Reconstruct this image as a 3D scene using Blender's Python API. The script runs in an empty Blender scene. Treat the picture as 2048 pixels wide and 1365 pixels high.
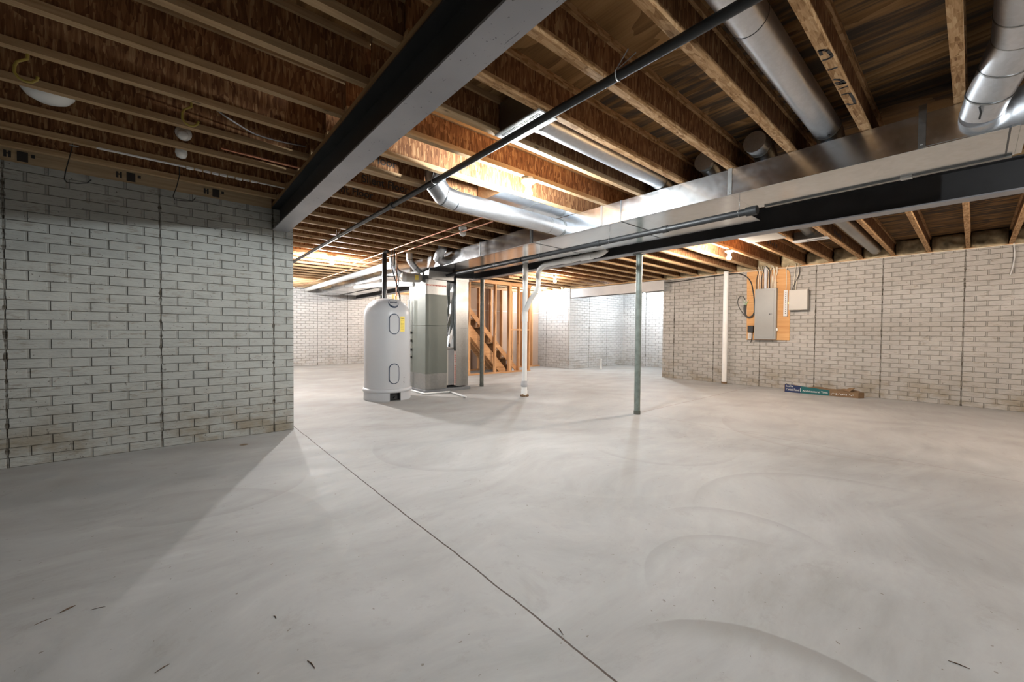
import bpy, math, random
from mathutils import Vector, Matrix
sc = bpy.context.scene
C = sc.collection
rnd = random.Random(7)
PI = math.pi

# ------------------------------------------------------------------ camera
CAM_H = 1.067
yaw, pitch, roll = math.radians(49.313), math.radians(-1.2445), math.radians(0.457)
f = Vector((math.cos(yaw) * math.cos(pitch), math.sin(yaw) * math.cos(pitch), math.sin(pitch)))
r0 = Vector((math.sin(yaw), -math.cos(yaw), 0))
u0 = r0.cross(f)
rr = r0 * math.cos(roll) + u0 * math.sin(roll)
uu = -r0 * math.sin(roll) + u0 * math.cos(roll)
cd = bpy.data.cameras.new('camera')
cam = bpy.data.objects.new('camera', cd)
C.objects.link(cam)
cd.sensor_fit = 'HORIZONTAL'
cd.sensor_width = 36
cd.lens = 36 * 792.97 / 2048
cd.clip_start = 0.02
M = Matrix((rr, uu, -f)).transposed().to_4x4()
M.translation = (0, 0, CAM_H)
cam.matrix_world = M
sc.camera = cam

# ------------------------------------------------------------------ world, exposure
w = bpy.data.worlds.new('world')
sc.world = w
w.use_nodes = True
w.node_tree.nodes['Background'].inputs[0].default_value = (0.5, 0.5, 0.5, 1)
w.node_tree.nodes['Background'].inputs[1].default_value = 0.02
sc.view_settings.view_transform = 'Standard'
sc.view_settings.look = 'None'
sc.view_settings.gamma = 1
sc.view_settings.use_curve_mapping = False
sc.view_settings.exposure = 1.66
BULB = 1500.0          # radiance of a lit bulb
WARM, NEUT, COOL = (1.0, .86, .74), (.93, .98, 1.0), (.84, .93, 1.0)

# ------------------------------------------------------------------ node helper
class NT:
    def __init__(s, name):
        s.m = bpy.data.materials.new(name)
        s.m.use_nodes = True
        s.t = s.m.node_tree
        s.b = s.t.nodes['Principled BSDF']
        s.pos = s.node('ShaderNodeNewGeometry').outputs['Position']
    def node(s, k, **kw):
        n = s.t.nodes.new(k)
        for a, v in kw.items():
            setattr(n, a, v)
        return n
    def link(s, a, sock):
        if hasattr(a, 'is_output'):
            s.t.links.new(a, sock)
        else:
            if sock.type in ('RGBA',) and len(a) == 3:
                a = (*a, 1)
            sock.default_value = a
    def math(s, op, a, b=0.0, c=0.0, clamp=False):
        n = s.node('ShaderNodeMath', operation=op, use_clamp=clamp)
        s.link(a, n.inputs[0]); s.link(b, n.inputs[1]); s.link(c, n.inputs[2])
        return n.outputs[0]
    def sep(s, v=None):
        n = s.node('ShaderNodeSeparateXYZ')
        s.link(v or s.pos, n.inputs[0])
        return n.outputs
    def comb(s, x, y, z):
        n = s.node('ShaderNodeCombineXYZ')
        for i, v in enumerate((x, y, z)):
            s.link(v, n.inputs[i])
        return n.outputs[0]
    def mapv(s, scale=(1, 1, 1), rot=(0, 0, 0), loc=(0, 0, 0), v=None):
        n = s.node('ShaderNodeMapping')
        s.link(v or s.pos, n.inputs[0])
        n.inputs['Scale'].default_value = scale
        n.inputs['Rotation'].default_value = rot
        n.inputs['Location'].default_value = loc
        return n.outputs[0]
    def noise(s, v, scale=1, detail=3, rough=.55, dist=0, col=False):
        n = s.node('ShaderNodeTexNoise')
        s.link(v, n.inputs['Vector'])
        n.inputs['Scale'].default_value = scale
        n.inputs['Detail'].default_value = detail
        n.inputs['Roughness'].default_value = rough
        n.inputs['Distortion'].default_value = dist
        return n.outputs[1 if col else 0]
    def vor(s, v, scale=1, feature='F1', out='Color'):
        n = s.node('ShaderNodeTexVoronoi', feature=feature)
        s.link(v, n.inputs['Vector'])
        n.inputs['Scale'].default_value = scale
        return n.outputs[out]
    def rng(s, v, a, b, c=0.0, d=1.0, smooth=True):
        n = s.node('ShaderNodeMapRange', interpolation_type='SMOOTHSTEP' if smooth else 'LINEAR')
        s.link(v, n.inputs[0])
        for i, x in enumerate((a, b, c, d)):
            n.inputs[i + 1].default_value = x
        return n.outputs[0]
    def ramp(s, v, stops):
        n = s.node('ShaderNodeValToRGB')
        s.link(v, n.inputs[0])
        e = n.color_ramp.elements
        while len(e) < len(stops):
            e.new(.5)
        for i, (p, c) in enumerate(stops):
            e[i].position = p
            e[i].color = (*c, 1)
        return n.outputs[0]
    def mix(s, fac, a, b, mode='MIX'):
        n = s.node('ShaderNodeMix', data_type='RGBA', blend_type=mode)
        s.link(fac, n.inputs[0]); s.link(a, n.inputs[6]); s.link(b, n.inputs[7])
        return n.outputs[2]
    def bump(s, h, dist=.005, strength=1.0):
        n = s.node('ShaderNodeBump')
        s.link(h, n.inputs['Height'])
        n.inputs['Distance'].default_value = dist
        n.inputs['Strength'].default_value = strength
        s.link(n.outputs[0], s.b.inputs['Normal'])
    def set(s, color=None, rough=None, metal=None, spec=None, **kw):
        if color is not None: s.link(color, s.b.inputs['Base Color'])
        if rough is not None: s.link(rough, s.b.inputs['Roughness'])
        if metal is not None: s.link(metal, s.b.inputs['Metallic'])
        if spec is not None: s.link(spec, s.b.inputs['Specular IOR Level'])
        return s.m

def plain(name, col, rough=.5, metal=0, var=.06, scale=8):
    n = NT(name)
    k = n.noise(n.mapv((scale,) * 3), 1, 3)
    a = tuple(min(1, c * (1 + var)) for c in col)
    b = tuple(c * (1 - var) for c in col)
    return n.set(n.mix(n.rng(k, .3, .7), a, b), rough, metal)

def brick(name, axis, x0, L, base, dirty=1.0):
    """formed concrete wall, painted, pressed brick pattern with panel seams"""
    n = NT(name)
    s3 = n.sep()
    x, z = s3[axis], s3[2]
    h = .0757
    u = n.math('DIVIDE', n.math('SUBTRACT', x, x0), L)
    v = n.math('DIVIDE', z, h)
    row = n.math('FLOOR', v)
    par = n.math('FLOORED_MODULO', row, 2.0)
    fr = n.math('FRACT', n.math('ADD', u, n.math('MULTIPLY', par, .5)))
    du = n.math('MULTIPLY', n.math('MINIMUM', fr, n.math('SUBTRACT', 1.0, fr)), L)
    fv = n.math('FRACT', v)
    dv = n.math('MULTIPLY', n.math('MINIMUM', fv, n.math('SUBTRACT', 1.0, fv)), h)
    us = n.math('FRACT', n.math('DIVIDE', u, 4.0))
    wob = n.math('MULTIPLY', n.math('SUBTRACT', n.noise(n.mapv((20, 20, 20)), 1, 2), .5), .006)
    ds = n.math('ABSOLUTE', n.math('ADD', wob, n.math('MULTIPLY', n.math('MINIMUM', us, n.math('SUBTRACT', 1.0, us)), 4 * L)))
    gu = n.rng(du, .0060, .0115)
    gv = n.rng(dv, .0008, .0035)
    gs = n.rng(ds, .001, .006)
    # every other vertical joint that falls on a panel seam becomes the seam itself
    prof = n.math('MINIMUM', n.math('MINIMUM', gu, gv), gs)
    tex = n.noise(n.mapv((16, 16, 70), (0, .35 if axis == 0 else 0, 0) if axis == 0 else (-.35, 0, 0)), 1, 3, .6)
    hgt = n.math('ADD', prof, n.math('MULTIPLY', tex, .38))
    n.bump(hgt, .015, 1)
    big = n.noise(n.mapv((1.3, 1.3, 1.3)), 1, 4)
    col = n.mix(n.rng(big, .3, .75), base, tuple(c * .86 for c in base))
    tone = n.noise(n.mapv((5, 5, 12)), 1, 3)
    col = n.mix(n.rng(tone, .45, .75), col, tuple(c * .82 for c in base))
    low = n.rng(z, .02, .62, 1, 0)
    d1 = n.math('MULTIPLY', low, n.rng(n.noise(n.mapv((3, 3, 5)), 1, 4, .65), .38, .66))
    col = n.mix(n.math('MULTIPLY', d1, .75 * dirty), col, (.21, .17, .11))
    sp = n.rng(n.noise(n.mapv((7, 7, 26)), 1, 4, .75), .56, .68)
    col = n.mix(n.math('MULTIPLY', sp, .42 * dirty), col, (.15, .12, .07))
    pit = n.rng(n.noise(n.mapv((42, 42, 42)), 1, 2), .70, .73)
    col = n.mix(n.math('MULTIPLY', pit, .7), col, (.07, .06, .05))
    jl = n.math('SUBTRACT', 1.0, n.rng(dv, .0008, .0036))
    jn = n.rng(n.noise(n.mapv((6, 6, 9)), 1, 3), .3, .7, .35, .95)
    col = n.mix(n.math('MULTIPLY', jl, jn), col, (.15, .13, .10))
    ju = n.math('SUBTRACT', 1.0, n.rng(du, .003, .007))
    col = n.mix(n.math('MULTIPLY', ju, .28), col, (.13, .115, .09))
    sn = n.rng(n.noise(n.mapv((4, 4, 16)), 1, 3, .7), .36, .62, .35, .97)
    sw_ = n.math('MULTIPLY', n.math('SUBTRACT', 1.0, n.rng(n.math('SUBTRACT', ds, n.math('MULTIPLY', n.rng(n.noise(n.mapv((5, 5, 11)), 1, 2, .6), .5, .68), .010)), .0020, .0065)), 1.0)
    sd = sw_
    col = n.mix(n.math('MULTIPLY', sd, sn), col, (.06, .05, .035))
    return n.set(col, .75, 0, .3)

def concrete():
    n = NT('concrete_slab')
    s3 = n.sep()
    x, y = s3[0], s3[1]
    warp = n.noise(n.mapv((.5, .5, .5)), 1, 2, .5, 0, True)
    wv = n.node('ShaderNodeVectorMath', operation='MULTIPLY_ADD')
    n.link(warp, wv.inputs[0]); wv.inputs[1].default_value = (1.6, 1.6, 1.6); n.link(n.pos, wv.inputs[2])
    wp = wv.outputs[0]
    big = n.noise(n.mapv((.55, .9, .5), v=wp), 1, 5, .6)
    arc = n.node('ShaderNodeTexWave', wave_type='RINGS', rings_direction='Z')
    n.link(n.mapv((1, 1, 1), loc=(1.2, 3.1, 0), v=wp), arc.inputs[0])
    arc.inputs['Scale'].default_value = .55
    arc.inputs['Distortion'].default_value = 7
    arc.inputs['Detail'].default_value = 3
    arc.inputs['Detail Scale'].default_value = .6
    fine = n.noise(n.mapv((2.2, 7, 3), v=wp), 1, 7, .68)
    k = n.math('ADD', n.math('MULTIPLY', big, .55), n.math('ADD', n.math('MULTIPLY', arc.outputs[1], .045), n.math('MULTIPLY', fine, .40)))
    col = n.ramp(k, [(.34, (.262, .258, .247)), (.45, (.316, .313, .303)), (.54, (.356, .354, .344)), (.64, (.402, .400, .392))])
    blot = n.rng(n.noise(n.mapv((3.3, 4.6, 3), v=wp), 1, 6, .75), .56, .70)
    col = n.mix(n.math('MULTIPLY', blot, .22), col, (.21, .19, .165))
    lite = n.rng(n.noise(n.mapv((1.3, 2.6, 3), v=wp, loc=(7, 2, 1)), 1, 6, .7), .57, .62)
    col = n.mix(n.math('MULTIPLY', lite, .22), col, (.40, .39, .375))
    dust = n.rng(n.noise(n.mapv((9, 9, 9)), 1, 6, .8), .56, .66)
    col = n.mix(n.math('MULTIPLY', dust, .16), col, (.20, .18, .155))
    speck = n.rng(n.noise(n.mapv((34, 34, 34)), 1, 2, .6), .72, .745)
    col = n.mix(n.math('MULTIPLY', speck, .7), col, (.13, .10, .07))
    # dust and dirt along the left wall
    near = n.rng(y, 3.2, 4.9)
    dl = n.math('MULTIPLY', near, n.rng(n.noise(n.mapv((2, 3, 2)), 1, 4), .35, .7))
    col = n.mix(n.math('MULTIPLY', dl, .25), col, (.21, .175, .14))
    # trowel sweeps: crescents with one crisp edge
    for (cx, cy, r, w_, ax_, ay_, am, cc) in ((1.10, .25, .555, .13, .9, .1, .60, (.20, .19, .175)), (1.85, .55, .47, .07, .3, .9, .30, (.22, .215, .2)),
            (2.15, .75, .46, .09, .8, .3, .30, (.215, .21, .2)), (2.9, .3, .93, .10, .5, .8, .28, (.22, .215, .2)), (.3, 2.2, .42, .12, .9, .2, .18, (.42, .41, .395)),
            (2.9, 2.3, 1.1, .10, -.5, -.8, .12, (.42, .405, .39)), (3.6, 2.0, .7, .08, -.7, -.6, .25, (.21, .205, .19)), (2.1, 3.2, .8, .10, -.8, -.3, .22, (.21, .205, .195)),
            (4.6, 1.2, .9, .12, -.2, .9, .14, (.42, .39, .36)), (5.6, .9, 1.2, .12, -.8, .4, .25, (.24, .21, .185)), (.2, 3.4, .6, .1, .2, -.9, .25, (.20, .19, .175)),
            (-.2, 2.5, .9, .12, .6, .6, .22, (.22, .21, .195)), (6.6, 1.6, 1.0, .12, -.7, -.3, .14, (.40, .37, .335)), (3.4, .5, 1.5, .09, .3, .9, .12, (.42, .405, .385))):
        dx = n.math('SUBTRACT', x, cx); dy = n.math('SUBTRACT', y, cy)
        wob2 = n.math('MULTIPLY', n.noise(n.mapv((5, 5, 5)), 1, 2), .03)
        dr = n.math('ADD', n.math('SQRT', n.math('ADD', n.math('MULTIPLY', dx, dx), n.math('MULTIPLY', dy, dy))), wob2)
        m = n.math('MULTIPLY', n.rng(dr, r - w_, r), n.rng(dr, r + .001, r + .012, 1, 0))
        al = n.math('DIVIDE', n.math('ADD', n.math('MULTIPLY', dx, ax_), n.math('MULTIPLY', dy, ay_)), r)
        m = n.math('MULTIPLY', m, n.rng(al, .25, .75))
        col = n.mix(n.math('MULTIPLY', m, am), col, cc)
    # saw cut joints
    def line(d, w0, w1, dark, c=(.05, .03, .02)):
        nonlocal col
        m = n.math('SUBTRACT', 1.0, n.rng(n.math('ABSOLUTE', d), w0, w1))
        col = n.mix(n.math('MULTIPLY', m, dark), col, c)
        return m
    wob = n.math('MULTIPLY', n.math('SUBTRACT', n.noise(n.mapv((2.2, 2.2, 2.2)), 1, 5, .6), .5), .028)
    m1 = line(n.math('ADD', n.math('SUBTRACT', x, 1.027), wob), .0026, .0048, .95)
    d2 = n.math('SUBTRACT', y, 2.905)
    far = n.rng(x, 4.70, 4.72)
    m2 = n.math('MULTIPLY', n.math('SUBTRACT', 1.0, n.rng(n.math('ABSOLUTE', d2), .003, .006)), far)
    col = n.mix(n.math('MULTIPLY', m2, .75), col, (.16, .10, .07))
    nr = n.math('MULTIPLY', n.rng(y, 2.88, 2.90, 1, 0), 1.0)
    m3 = n.math('MULTIPLY', n.math('SUBTRACT', 1.0, n.rng(n.math('ABSOLUTE', n.math('SUBTRACT', x, 4.72)), .002, .005)), nr)
    col = n.mix(n.math('MULTIPLY', m3, .5), col, (.16, .10, .07))
    # diagonal hairline from the wall corner to the post
    ax, ay, bx, by = 1.03, 4.72, 4.62, 2.93
    l = math.hypot(bx - ax, by - ay)
    nx, ny = -(by - ay) / l, (bx - ax) / l
    d = n.math('ADD', n.math('MULTIPLY', x, nx), n.math('MULTIPLY_ADD', y, ny, -(ax * nx + ay * ny)))
    seg = n.math('MULTIPLY', n.rng(x, 1.0, 1.06), n.rng(x, 4.62, 4.66, 1, 0))
    m4 = n.math('MULTIPLY', n.math('SUBTRACT', 1.0, n.rng(n.math('ABSOLUTE', d), .0015, .0045)), seg)
    col = n.mix(n.math('MULTIPLY', m4, .5), col, (.16, .10, .07))
    # rust stain by the left wall
    rd = n.math('SQRT', n.math('ADD', n.math('POWER', n.math('SUBTRACT', x, .506), 2.0), n.math('POWER', n.math('SUBTRACT', y, 4.41), 2.0)))
    st = n.rng(rd, .028, .04, .85, 0)
    col = n.mix(st, col, (.12, .07, .03))
    n.bump(n.math('SUBTRACT', n.math('MULTIPLY', fine, .15), m1), .004, .5)
    return n.set(col, n.rng(fine, .3, .7, .55, .70), 0, .22)

def strands(name, dirx, stops, rough=.8):
    """oriented strand board; dirx: strands run mostly along X, else up the web"""
    n = NT(name)
    vs = []
    for i, a in enumerate((-.33, .28, .03)):
        if dirx:
            vs.append(n.vor(n.mapv((13, 70, 60), (0, 0, a), (i * 3.1, i, 0)), 1))
        else:
            vs.append(n.vor(n.mapv((85, 30, 13), (0, a * 1.3, 0), (i * 3.1, 0, i)), 1))
    g = [n.sep(v)[0] for v in vs]
    sel = n.sep(n.vor(n.mapv((16, 16, 12)), 1))[0]
    k = n.node('ShaderNodeMix', data_type='FLOAT'); n.link(n.rng(sel, .3, .34), k.inputs[0]); n.link(g[0], k.inputs[2]); n.link(g[1], k.inputs[3])
    k2 = n.node('ShaderNodeMix', data_type='FLOAT'); n.link(n.rng(sel, .66, .7), k2.inputs[0]); n.link(k.outputs[0], k2.inputs[2]); n.link(g[2], k2.inputs[3])
    fi = n.noise(n.mapv((9, 120, 60) if dirx else (110, 30, 7)), 1, 4, .65)
    v = n.math('ADD', n.math('MULTIPLY', k2.outputs[0], .42), n.math('MULTIPLY', fi, .62))
    n.bump(v, .0008, .6)
    return n.set(n.ramp(v, stops), rough, 0, .2)

def lumber(name, c0, c1, along=0, rough=.75, knots=True):
    n = NT(name)
    sca = [34, 34, 34]; sca[along] = 1.6
    g = n.noise(n.mapv(tuple(sca)), 1, 4, .6, .6)
    b = n.noise(n.mapv((2.3, 2.3, 2.3)), 1, 2)
    v = n.math('ADD', n.math('MULTIPLY', g, .75), n.math('MULTIPLY', b, .3))
    mid = tuple((a + b_) / 2 for a, b_ in zip(c0, c1))
    col = n.ramp(v, [(.33, c0), (.5, mid), (.68, c1)])
    if knots:
        sk = [9, 9, 9]; sk[along] = 3.2
        kn = n.rng(n.vor(n.mapv(tuple(sk)), 1, out='Distance'), .05, .12, 1, 0)
        col = n.mix(n.math('MULTIPLY', kn, .75), col, tuple(c * .25 for c in c0))
    return n.set(col, rough, 0, .25)

def plywood():
    n = NT('plywood_subfloor')
    wn = n.noise(n.mapv((1.5, .55, 1)), 1, 2, .5, .6)
    cat = n.math('FRACT', n.math('MULTIPLY', n.math('ADD', wn, n.math('MULTIPLY', n.noise(n.mapv((9, 1.4, 1)), 1, 2), .05)), 16.0))
    gr = n.rng(cat, 0, 1)
    fi = n.noise(n.mapv((90, 4, 1)), 1, 3, .6)
    tone = n.noise(n.mapv((2.2, .7, 1)), 1, 3)
    v = n.math('ADD', n.math('MULTIPLY', gr, .26), n.math('ADD', n.math('MULTIPLY', fi, .34), n.math('MULTIPLY', tone, .42)))
    col = n.ramp(v, [(.28, (.12, .06, .022)), (.45, (.22, .12, .045)), (.62, (.30, .17, .07)), (.80, (.36, .22, .10))])
    s3 = n.sep()
    # weathered sheets over some bays: dark grey streaks along the grain
    sheet = n.rng(n.math('FRACT', n.math('DIVIDE', n.math('ADD', s3[0], .35), 4.88)), .49, .50)
    st = n.rng(n.noise(n.mapv((15, 1.3, 1)), 1, 4, .6), .40, .60)
    col = n.mix(n.math('MULTIPLY', n.math('MULTIPLY', st, sheet), .85), col, (.045, .04, .036))
    kn = n.rng(n.vor(n.mapv((2.1, .8, 1)), 1, out='Distance'), .03, .07, 1, 0)
    col = n.mix(n.math('MULTIPLY', kn, .85), col, (.02, .012, .006))
    sj = n.math('ABSOLUTE', n.math('SUBTRACT', n.math('FRACT', n.math('DIVIDE', s3[0], 2.44)), .5))
    col = n.mix(n.rng(sj, .0012, .003, .8, 0), col, (.03, .02, .01))
    return n.set(col, .8, 0, .2)

def galv(name, rough=.17, tint=(.80, .825, .85), sp=34):
    n = NT(name)
    v = n.sep(n.vor(n.mapv((sp, sp, sp)), 1))[0]
    b = n.noise(n.mapv((2.2, 2.2, 5)), 1, 4, .6)
    col = n.mix(v, tuple(c * .95 for c in tint), tuple(min(1, c * 1.04) for c in tint))
    col = n.mix(n.rng(b, .50, .75, 0, .25), col, tuple(c * .72 for c in tint))
    rg = n.math('ADD', n.math('MULTIPLY', v, .02), n.rng(b, .3, .7, rough - .02, rough + .06))
    return n.set(col, rg, 1.0)

def steelpaint():
    n = NT('grey_primer_steel')
    b = n.noise(n.mapv((2, 2, 2)), 1, 3)
    col = n.mix(n.rng(b, .35, .7), (.29, .29, .31), (.36, .36, .38))
    sp = n.rng(n.noise(n.mapv((60, 45, 60)), 1, 3, .7), .66, .70)
    col = n.mix(n.math('MULTIPLY', sp, .8), col, (.03, .03, .035))
    sc2 = n.rng(n.noise(n.mapv((50, 6, 50)), 1, 3, .7), .70, .73)
    col = n.mix(n.math('MULTIPLY', sc2, .6), col, (.05, .05, .05))
    return n.set(col, .42, .1)

def emit(name, col, st):
    n = NT(name)
    n.set((1, 1, 1), .3)
    n.link(col, n.b.inputs['Emission Color'])
    n.b.inputs['Emission Strength'].default_value = st
    return n.m

M_ = {}
M_['floor'] = concrete()
WL = (.40, .41, .385)
M_['brick_left'] = brick('painted_brick_form_left', 0, -.952, .2205, WL)
M_['brick_right'] = brick('painted_brick_form_right', 1, .102, .2283, (.385, .365, .335), 1.0)
M_['brick_x'] = brick('painted_brick_form_x', 0, 8.93, .2283, (.46, .455, .445), .6)
M_['brick_y'] = brick('painted_brick_form_y', 1, 7.83, .2283, (.46, .455, .445), .6)
M_['ply'] = plywood()
WEB = [(.26, (.09, .036, .014)), (.46, (.165, .072, .030)), (.62, (.235, .115, .05)), (.82, (.38, .23, .115))]
M_['osb'] = strands('strand_board_web', False, WEB)
M_['lsl'] = strands('strand_lumber_flange', True, [(.22, (.17, .08, .03)), (.42, (.33, .185, .08)), (.62, (.46, .28, .14)), (.85, (.56, .38, .21))])
M_['flange'] = lumber('pine_flange', (.27, .16, .075), (.46, .32, .18))
M_['stud'] = lumber('stud_lumber', (.40, .19, .075), (.58, .34, .17), 2)
M_['studx'] = lumber('plate_lumber', (.36, .175, .075), (.54, .31, .155), 0)
M_['stringer'] = lumber('stair_lumber', (.36, .18, .08), (.60, .35, .17), 0)
M_['tread_shade'] = lumber('shade_tread_lumber', (.14, .07, .03), (.24, .13, .06), 0)  # tread colour darkened to stand for the darkness inside the stairs
M_['plate'] = lumber('beam_plate_lumber', (.20, .12, .055), (.36, .23, .11), 1)
M_['drywall'] = plain('drywall_back_paper', (.36, .27, .215), .9, 0, .04, 2)
M_['steel'] = steelpaint()
M_['steelblack'] = plain('black_shop_primer', (.030, .030, .032), .42, 0, .15, 5)
M_['galv'] = galv('galvanized_sheet')
M_['galv2'] = galv('galvanized_round_pipe', .36, (.58, .60, .63), 60)
M_['galvs'] = galv('galvanized_dull_sheet', .34, (.30, .305, .30), 40)
M_['band'] = plain('dark_pressed_seam', (.10, .11, .12), .4, .7)  # dark grey metal of the seam bands and joint lines
M_['black'] = plain('black_iron_pipe', (.012, .013, .014), .5, .1)
M_['copper'] = plain('copper_tube', (.55, .26, .16), .42, .9)
M_['pvc'] = plain('white_plastic_pipe', (.72, .72, .70), .35, 0, .03)
M_['pvcgrey'] = plain('grey_plastic_pipe', (.42, .42, .43), .4, 0, .03)
M_['post'] = plain('grey_green_post_paint', (.165, .195, .175), .45, .1, .2, 12)
M_['postdark'] = plain('dark_post_paint', (.10, .105, .09), .5, .1, .2, 12)
M_['tank'] = plain('tank_grey_plastic', (.43, .44, .455), .38, 0, .02, 2)
M_['navy'] = plain('navy_gasket', (.02, .035, .07), .4)
M_['yellow'] = plain('yellow_label', (.80, .64, .12), .6)
M_['cabinet'] = plain('air_handler_grey_green_paint', (.135, .147, .128), .42, .25, .04, 3)
M_['filter'] = plain('filter_grey', (.19, .19, .19), .6)
M_['white'] = plain('white_paint', (.48, .48, .47), .45, 0, .03)
M_['porc'] = plain('white_porcelain', (.80, .80, .78), .25, 0, .02)
M_['glassoff'] = plain('unlit_frosted_bulb', (.70, .69, .66), .2, 0, .02)
M_['panel'] = plain('panel_grey_enamel', (.27, .27, .258), .4, .1, .03, 4)
M_['beige'] = plain('beige_box_enamel', (.36, .335, .295), .45, 0, .03, 3)
M_['dark'] = plain('black_plastic', (.015, .015, .015), .5)
M_['rubber'] = plain('black_cable', (.02, .018, .016), .55)
M_['romex'] = plain('cream_cable_jacket', (.66, .60, .48), .5)
M_['greywire'] = plain('grey_cable_jacket', (.22, .20, .19), .5)
M_['green'] = plain('green_wire', (.08, .40, .10), .5)
M_['brass'] = plain('brass_fitting', (.62, .44, .16), .35, .8)
M_['hook'] = plain('yellow_vinyl_hook', (.33, .25, .045), .5)
M_['batt'] = plain('fiberglass_batt', (.36, .29, .18), .95, 0, .35, 7)
M_['rim'] = lumber('rim_board_strand', (.30, .21, .12), (.46, .35, .22), 0)
M_['backer'] = lumber('plywood_backer', (.42, .20, .07), (.58, .34, .15), 1, .7)
M_['red'] = plain('red_print', (.55, .10, .07), .6)
M_['pinktape'] = plain('pale_foil_tape', (.62, .50, .46), .4, .3)
M_['blue'] = plain('blue_carton_print', (.006, .018, .075), .45)
M_['teal'] = plain('teal_carton_print', (.005, .085, .09), .45)
M_['kraft'] = plain('brown_cardboard', (.17, .105, .055), .85, 0, .12, 10)
M_['stamp'] = plain('black_ink', (.03, .025, .022), .7)
M_['twig'] = plain('dry_splinter', (.10, .06, .035), .8)
M_['wrap_and_gap'] = plain('black_wrap_and_gap_shade', (.03, .03, .032), .3, .2)  # black pipe wrap, also the painted shade in the take-off gap
M_['pale'] = plain('pale_primer_steel', (.34, .325, .315), .5, 0, .05, 3)
M_['slab'] = plain('equipment_pad_plastic', (.17, .175, .18), .7)

# ------------------------------------------------------------------ mesh helper
class MB:
    def __init__(s):
        s.v, s.f, s.sm, s.mi = [], [], [], []
    def _add(s, vs, fs, smooth=False, mi=0):
        o = len(s.v)
        s.v += [tuple(v) for v in vs]
        for q in fs:
            s.f.append(tuple(i + o for i in q)); s.sm.append(smooth); s.mi.append(mi)
        return s
    def box(s, x0, x1, y0, y1, z0, z1, mi=0):
        vs = [(x, y, z) for z in (z0, z1) for y in (y0, y1) for x in (x0, x1)]
        return s._add(vs, [(0, 2, 3, 1), (4, 5, 7, 6), (0, 1, 5, 4), (2, 6, 7, 3), (0, 4, 6, 2), (1, 3, 7, 5)], False, mi)
    def prism(s, pts, axis, a, b, mi=0):
        """closed 2D outline in the two other axes, extruded along axis from a to b"""
        def P(p, t):
            q = [p[0], p[1]]; q.insert(axis, t); return tuple(q)
        n = len(pts)
        vs = [P(p, a) for p in pts] + [P(p, b) for p in pts]
        fs = [tuple(range(n)), tuple(range(2 * n - 1, n - 1, -1))]
        fs += [(i, n + i, n + (i + 1) % n, (i + 1) % n) for i in range(n)]
        return s._add(vs, fs, False, mi)
    def tube(s, pts, rad, seg=16, cap=True, mi=0):
        pts = [Vector(p) for p in pts]
        n = len(pts)
        rads = rad if isinstance(rad, (list, tuple)) else [rad] * n
        tan = []
        for i in range(n):
            a = pts[max(0, i - 1)]; b = pts[min(n - 1, i + 1)]
            if 0 < i < n - 1:
                t = (pts[i] - a).normalized() + (b - pts[i]).normalized()
            else:
                t = b - a
            tan.append(t.normalized())
        up = Vector((0, 0, 1)) if abs(tan[0].z) < .9 else Vector((1, 0, 0))
        nn = tan[0].cross(up).normalized()
        vs, fs = [], []
        for i in range(n):
            nn = (nn - tan[i] * nn.dot(tan[i])).normalized()
            bb = tan[i].cross(nn)
            # mitre so the section keeps its width in a bend
            for k in range(seg):
                a = 2 * PI * k / seg
                vs.append(pts[i] + (nn * math.cos(a) + bb * math.sin(a)) * rads[i])
        for i in range(n - 1):
            for k in range(seg):
                k2 = (k + 1) % seg
                fs.append((i * seg + k, i * seg + k2, (i + 1) * seg + k2, (i + 1) * seg + k))
        s._add(vs, fs, True, mi)
        if cap:
            s._add(vs[:seg], [tuple(range(seg))[::-1]], False, mi)
            s._add(vs[-seg:], [tuple(range(seg))], False, mi)
        return s
    def lathe(s, cx, cy, prof, seg=40, mi=0, smooth=True):
        vs, fs = [], []
        m = len(prof)
        for (r, z) in prof:
            for k in range(seg):
                a = 2 * PI * k / seg
                vs.append((cx + r * math.cos(a), cy + r * math.sin(a), z))
        for i in range(m - 1):
            for k in range(seg):
                k2 = (k + 1) % seg
                fs.append((i * seg + k, i * seg + k2, (i + 1) * seg + k2, (i + 1) * seg + k))
        s._add(vs, fs, smooth, mi)
        s._add(vs[:seg], [tuple(range(seg))[::-1]], False, mi)
        s._add(vs[-seg:], [tuple(range(seg))], False, mi)
        return s
    def ball(s, c, r, seg=20, rings=12, sz=1.0):
        prof = [(max(1e-4, r * math.sin(PI * i / rings)), c[2] - r * sz * math.cos(PI * i / rings)) for i in range(rings + 1)]
        return s.lathe(c[0], c[1], prof, seg)
    def build(s, name, mats, parent=None, bevel=0, org=None):
        if not isinstance(mats, (list, tuple)): mats = [mats]
        if parent is not None:
            o0 = Vector(parent['_o'])
        else:
            xs, ys, zs = zip(*s.v)
            o0 = Vector(org) if org else Vector(((min(xs) + max(xs)) / 2, (min(ys) + max(ys)) / 2, min(zs)))
        me = bpy.data.meshes.new(name)
        me.from_pydata([tuple(Vector(v) - o0) for v in s.v], [], s.f)
        for m in mats: me.materials.append(m)
        me.polygons.foreach_set('use_smooth', s.sm)
        me.polygons.foreach_set('material_index', s.mi)
        me.update()
        o = bpy.data.objects.new(name, me)
        C.objects.link(o)
        if parent is not None:
            o.parent = parent
        else:
            o.location = o0
        o['_o'] = tuple(o0)
        if bevel:
            b = o.modifiers.new('bevel', 'BEVEL'); b.width = bevel; b.segments = 2; b.limit_method = 'ANGLE'
        return o

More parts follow.
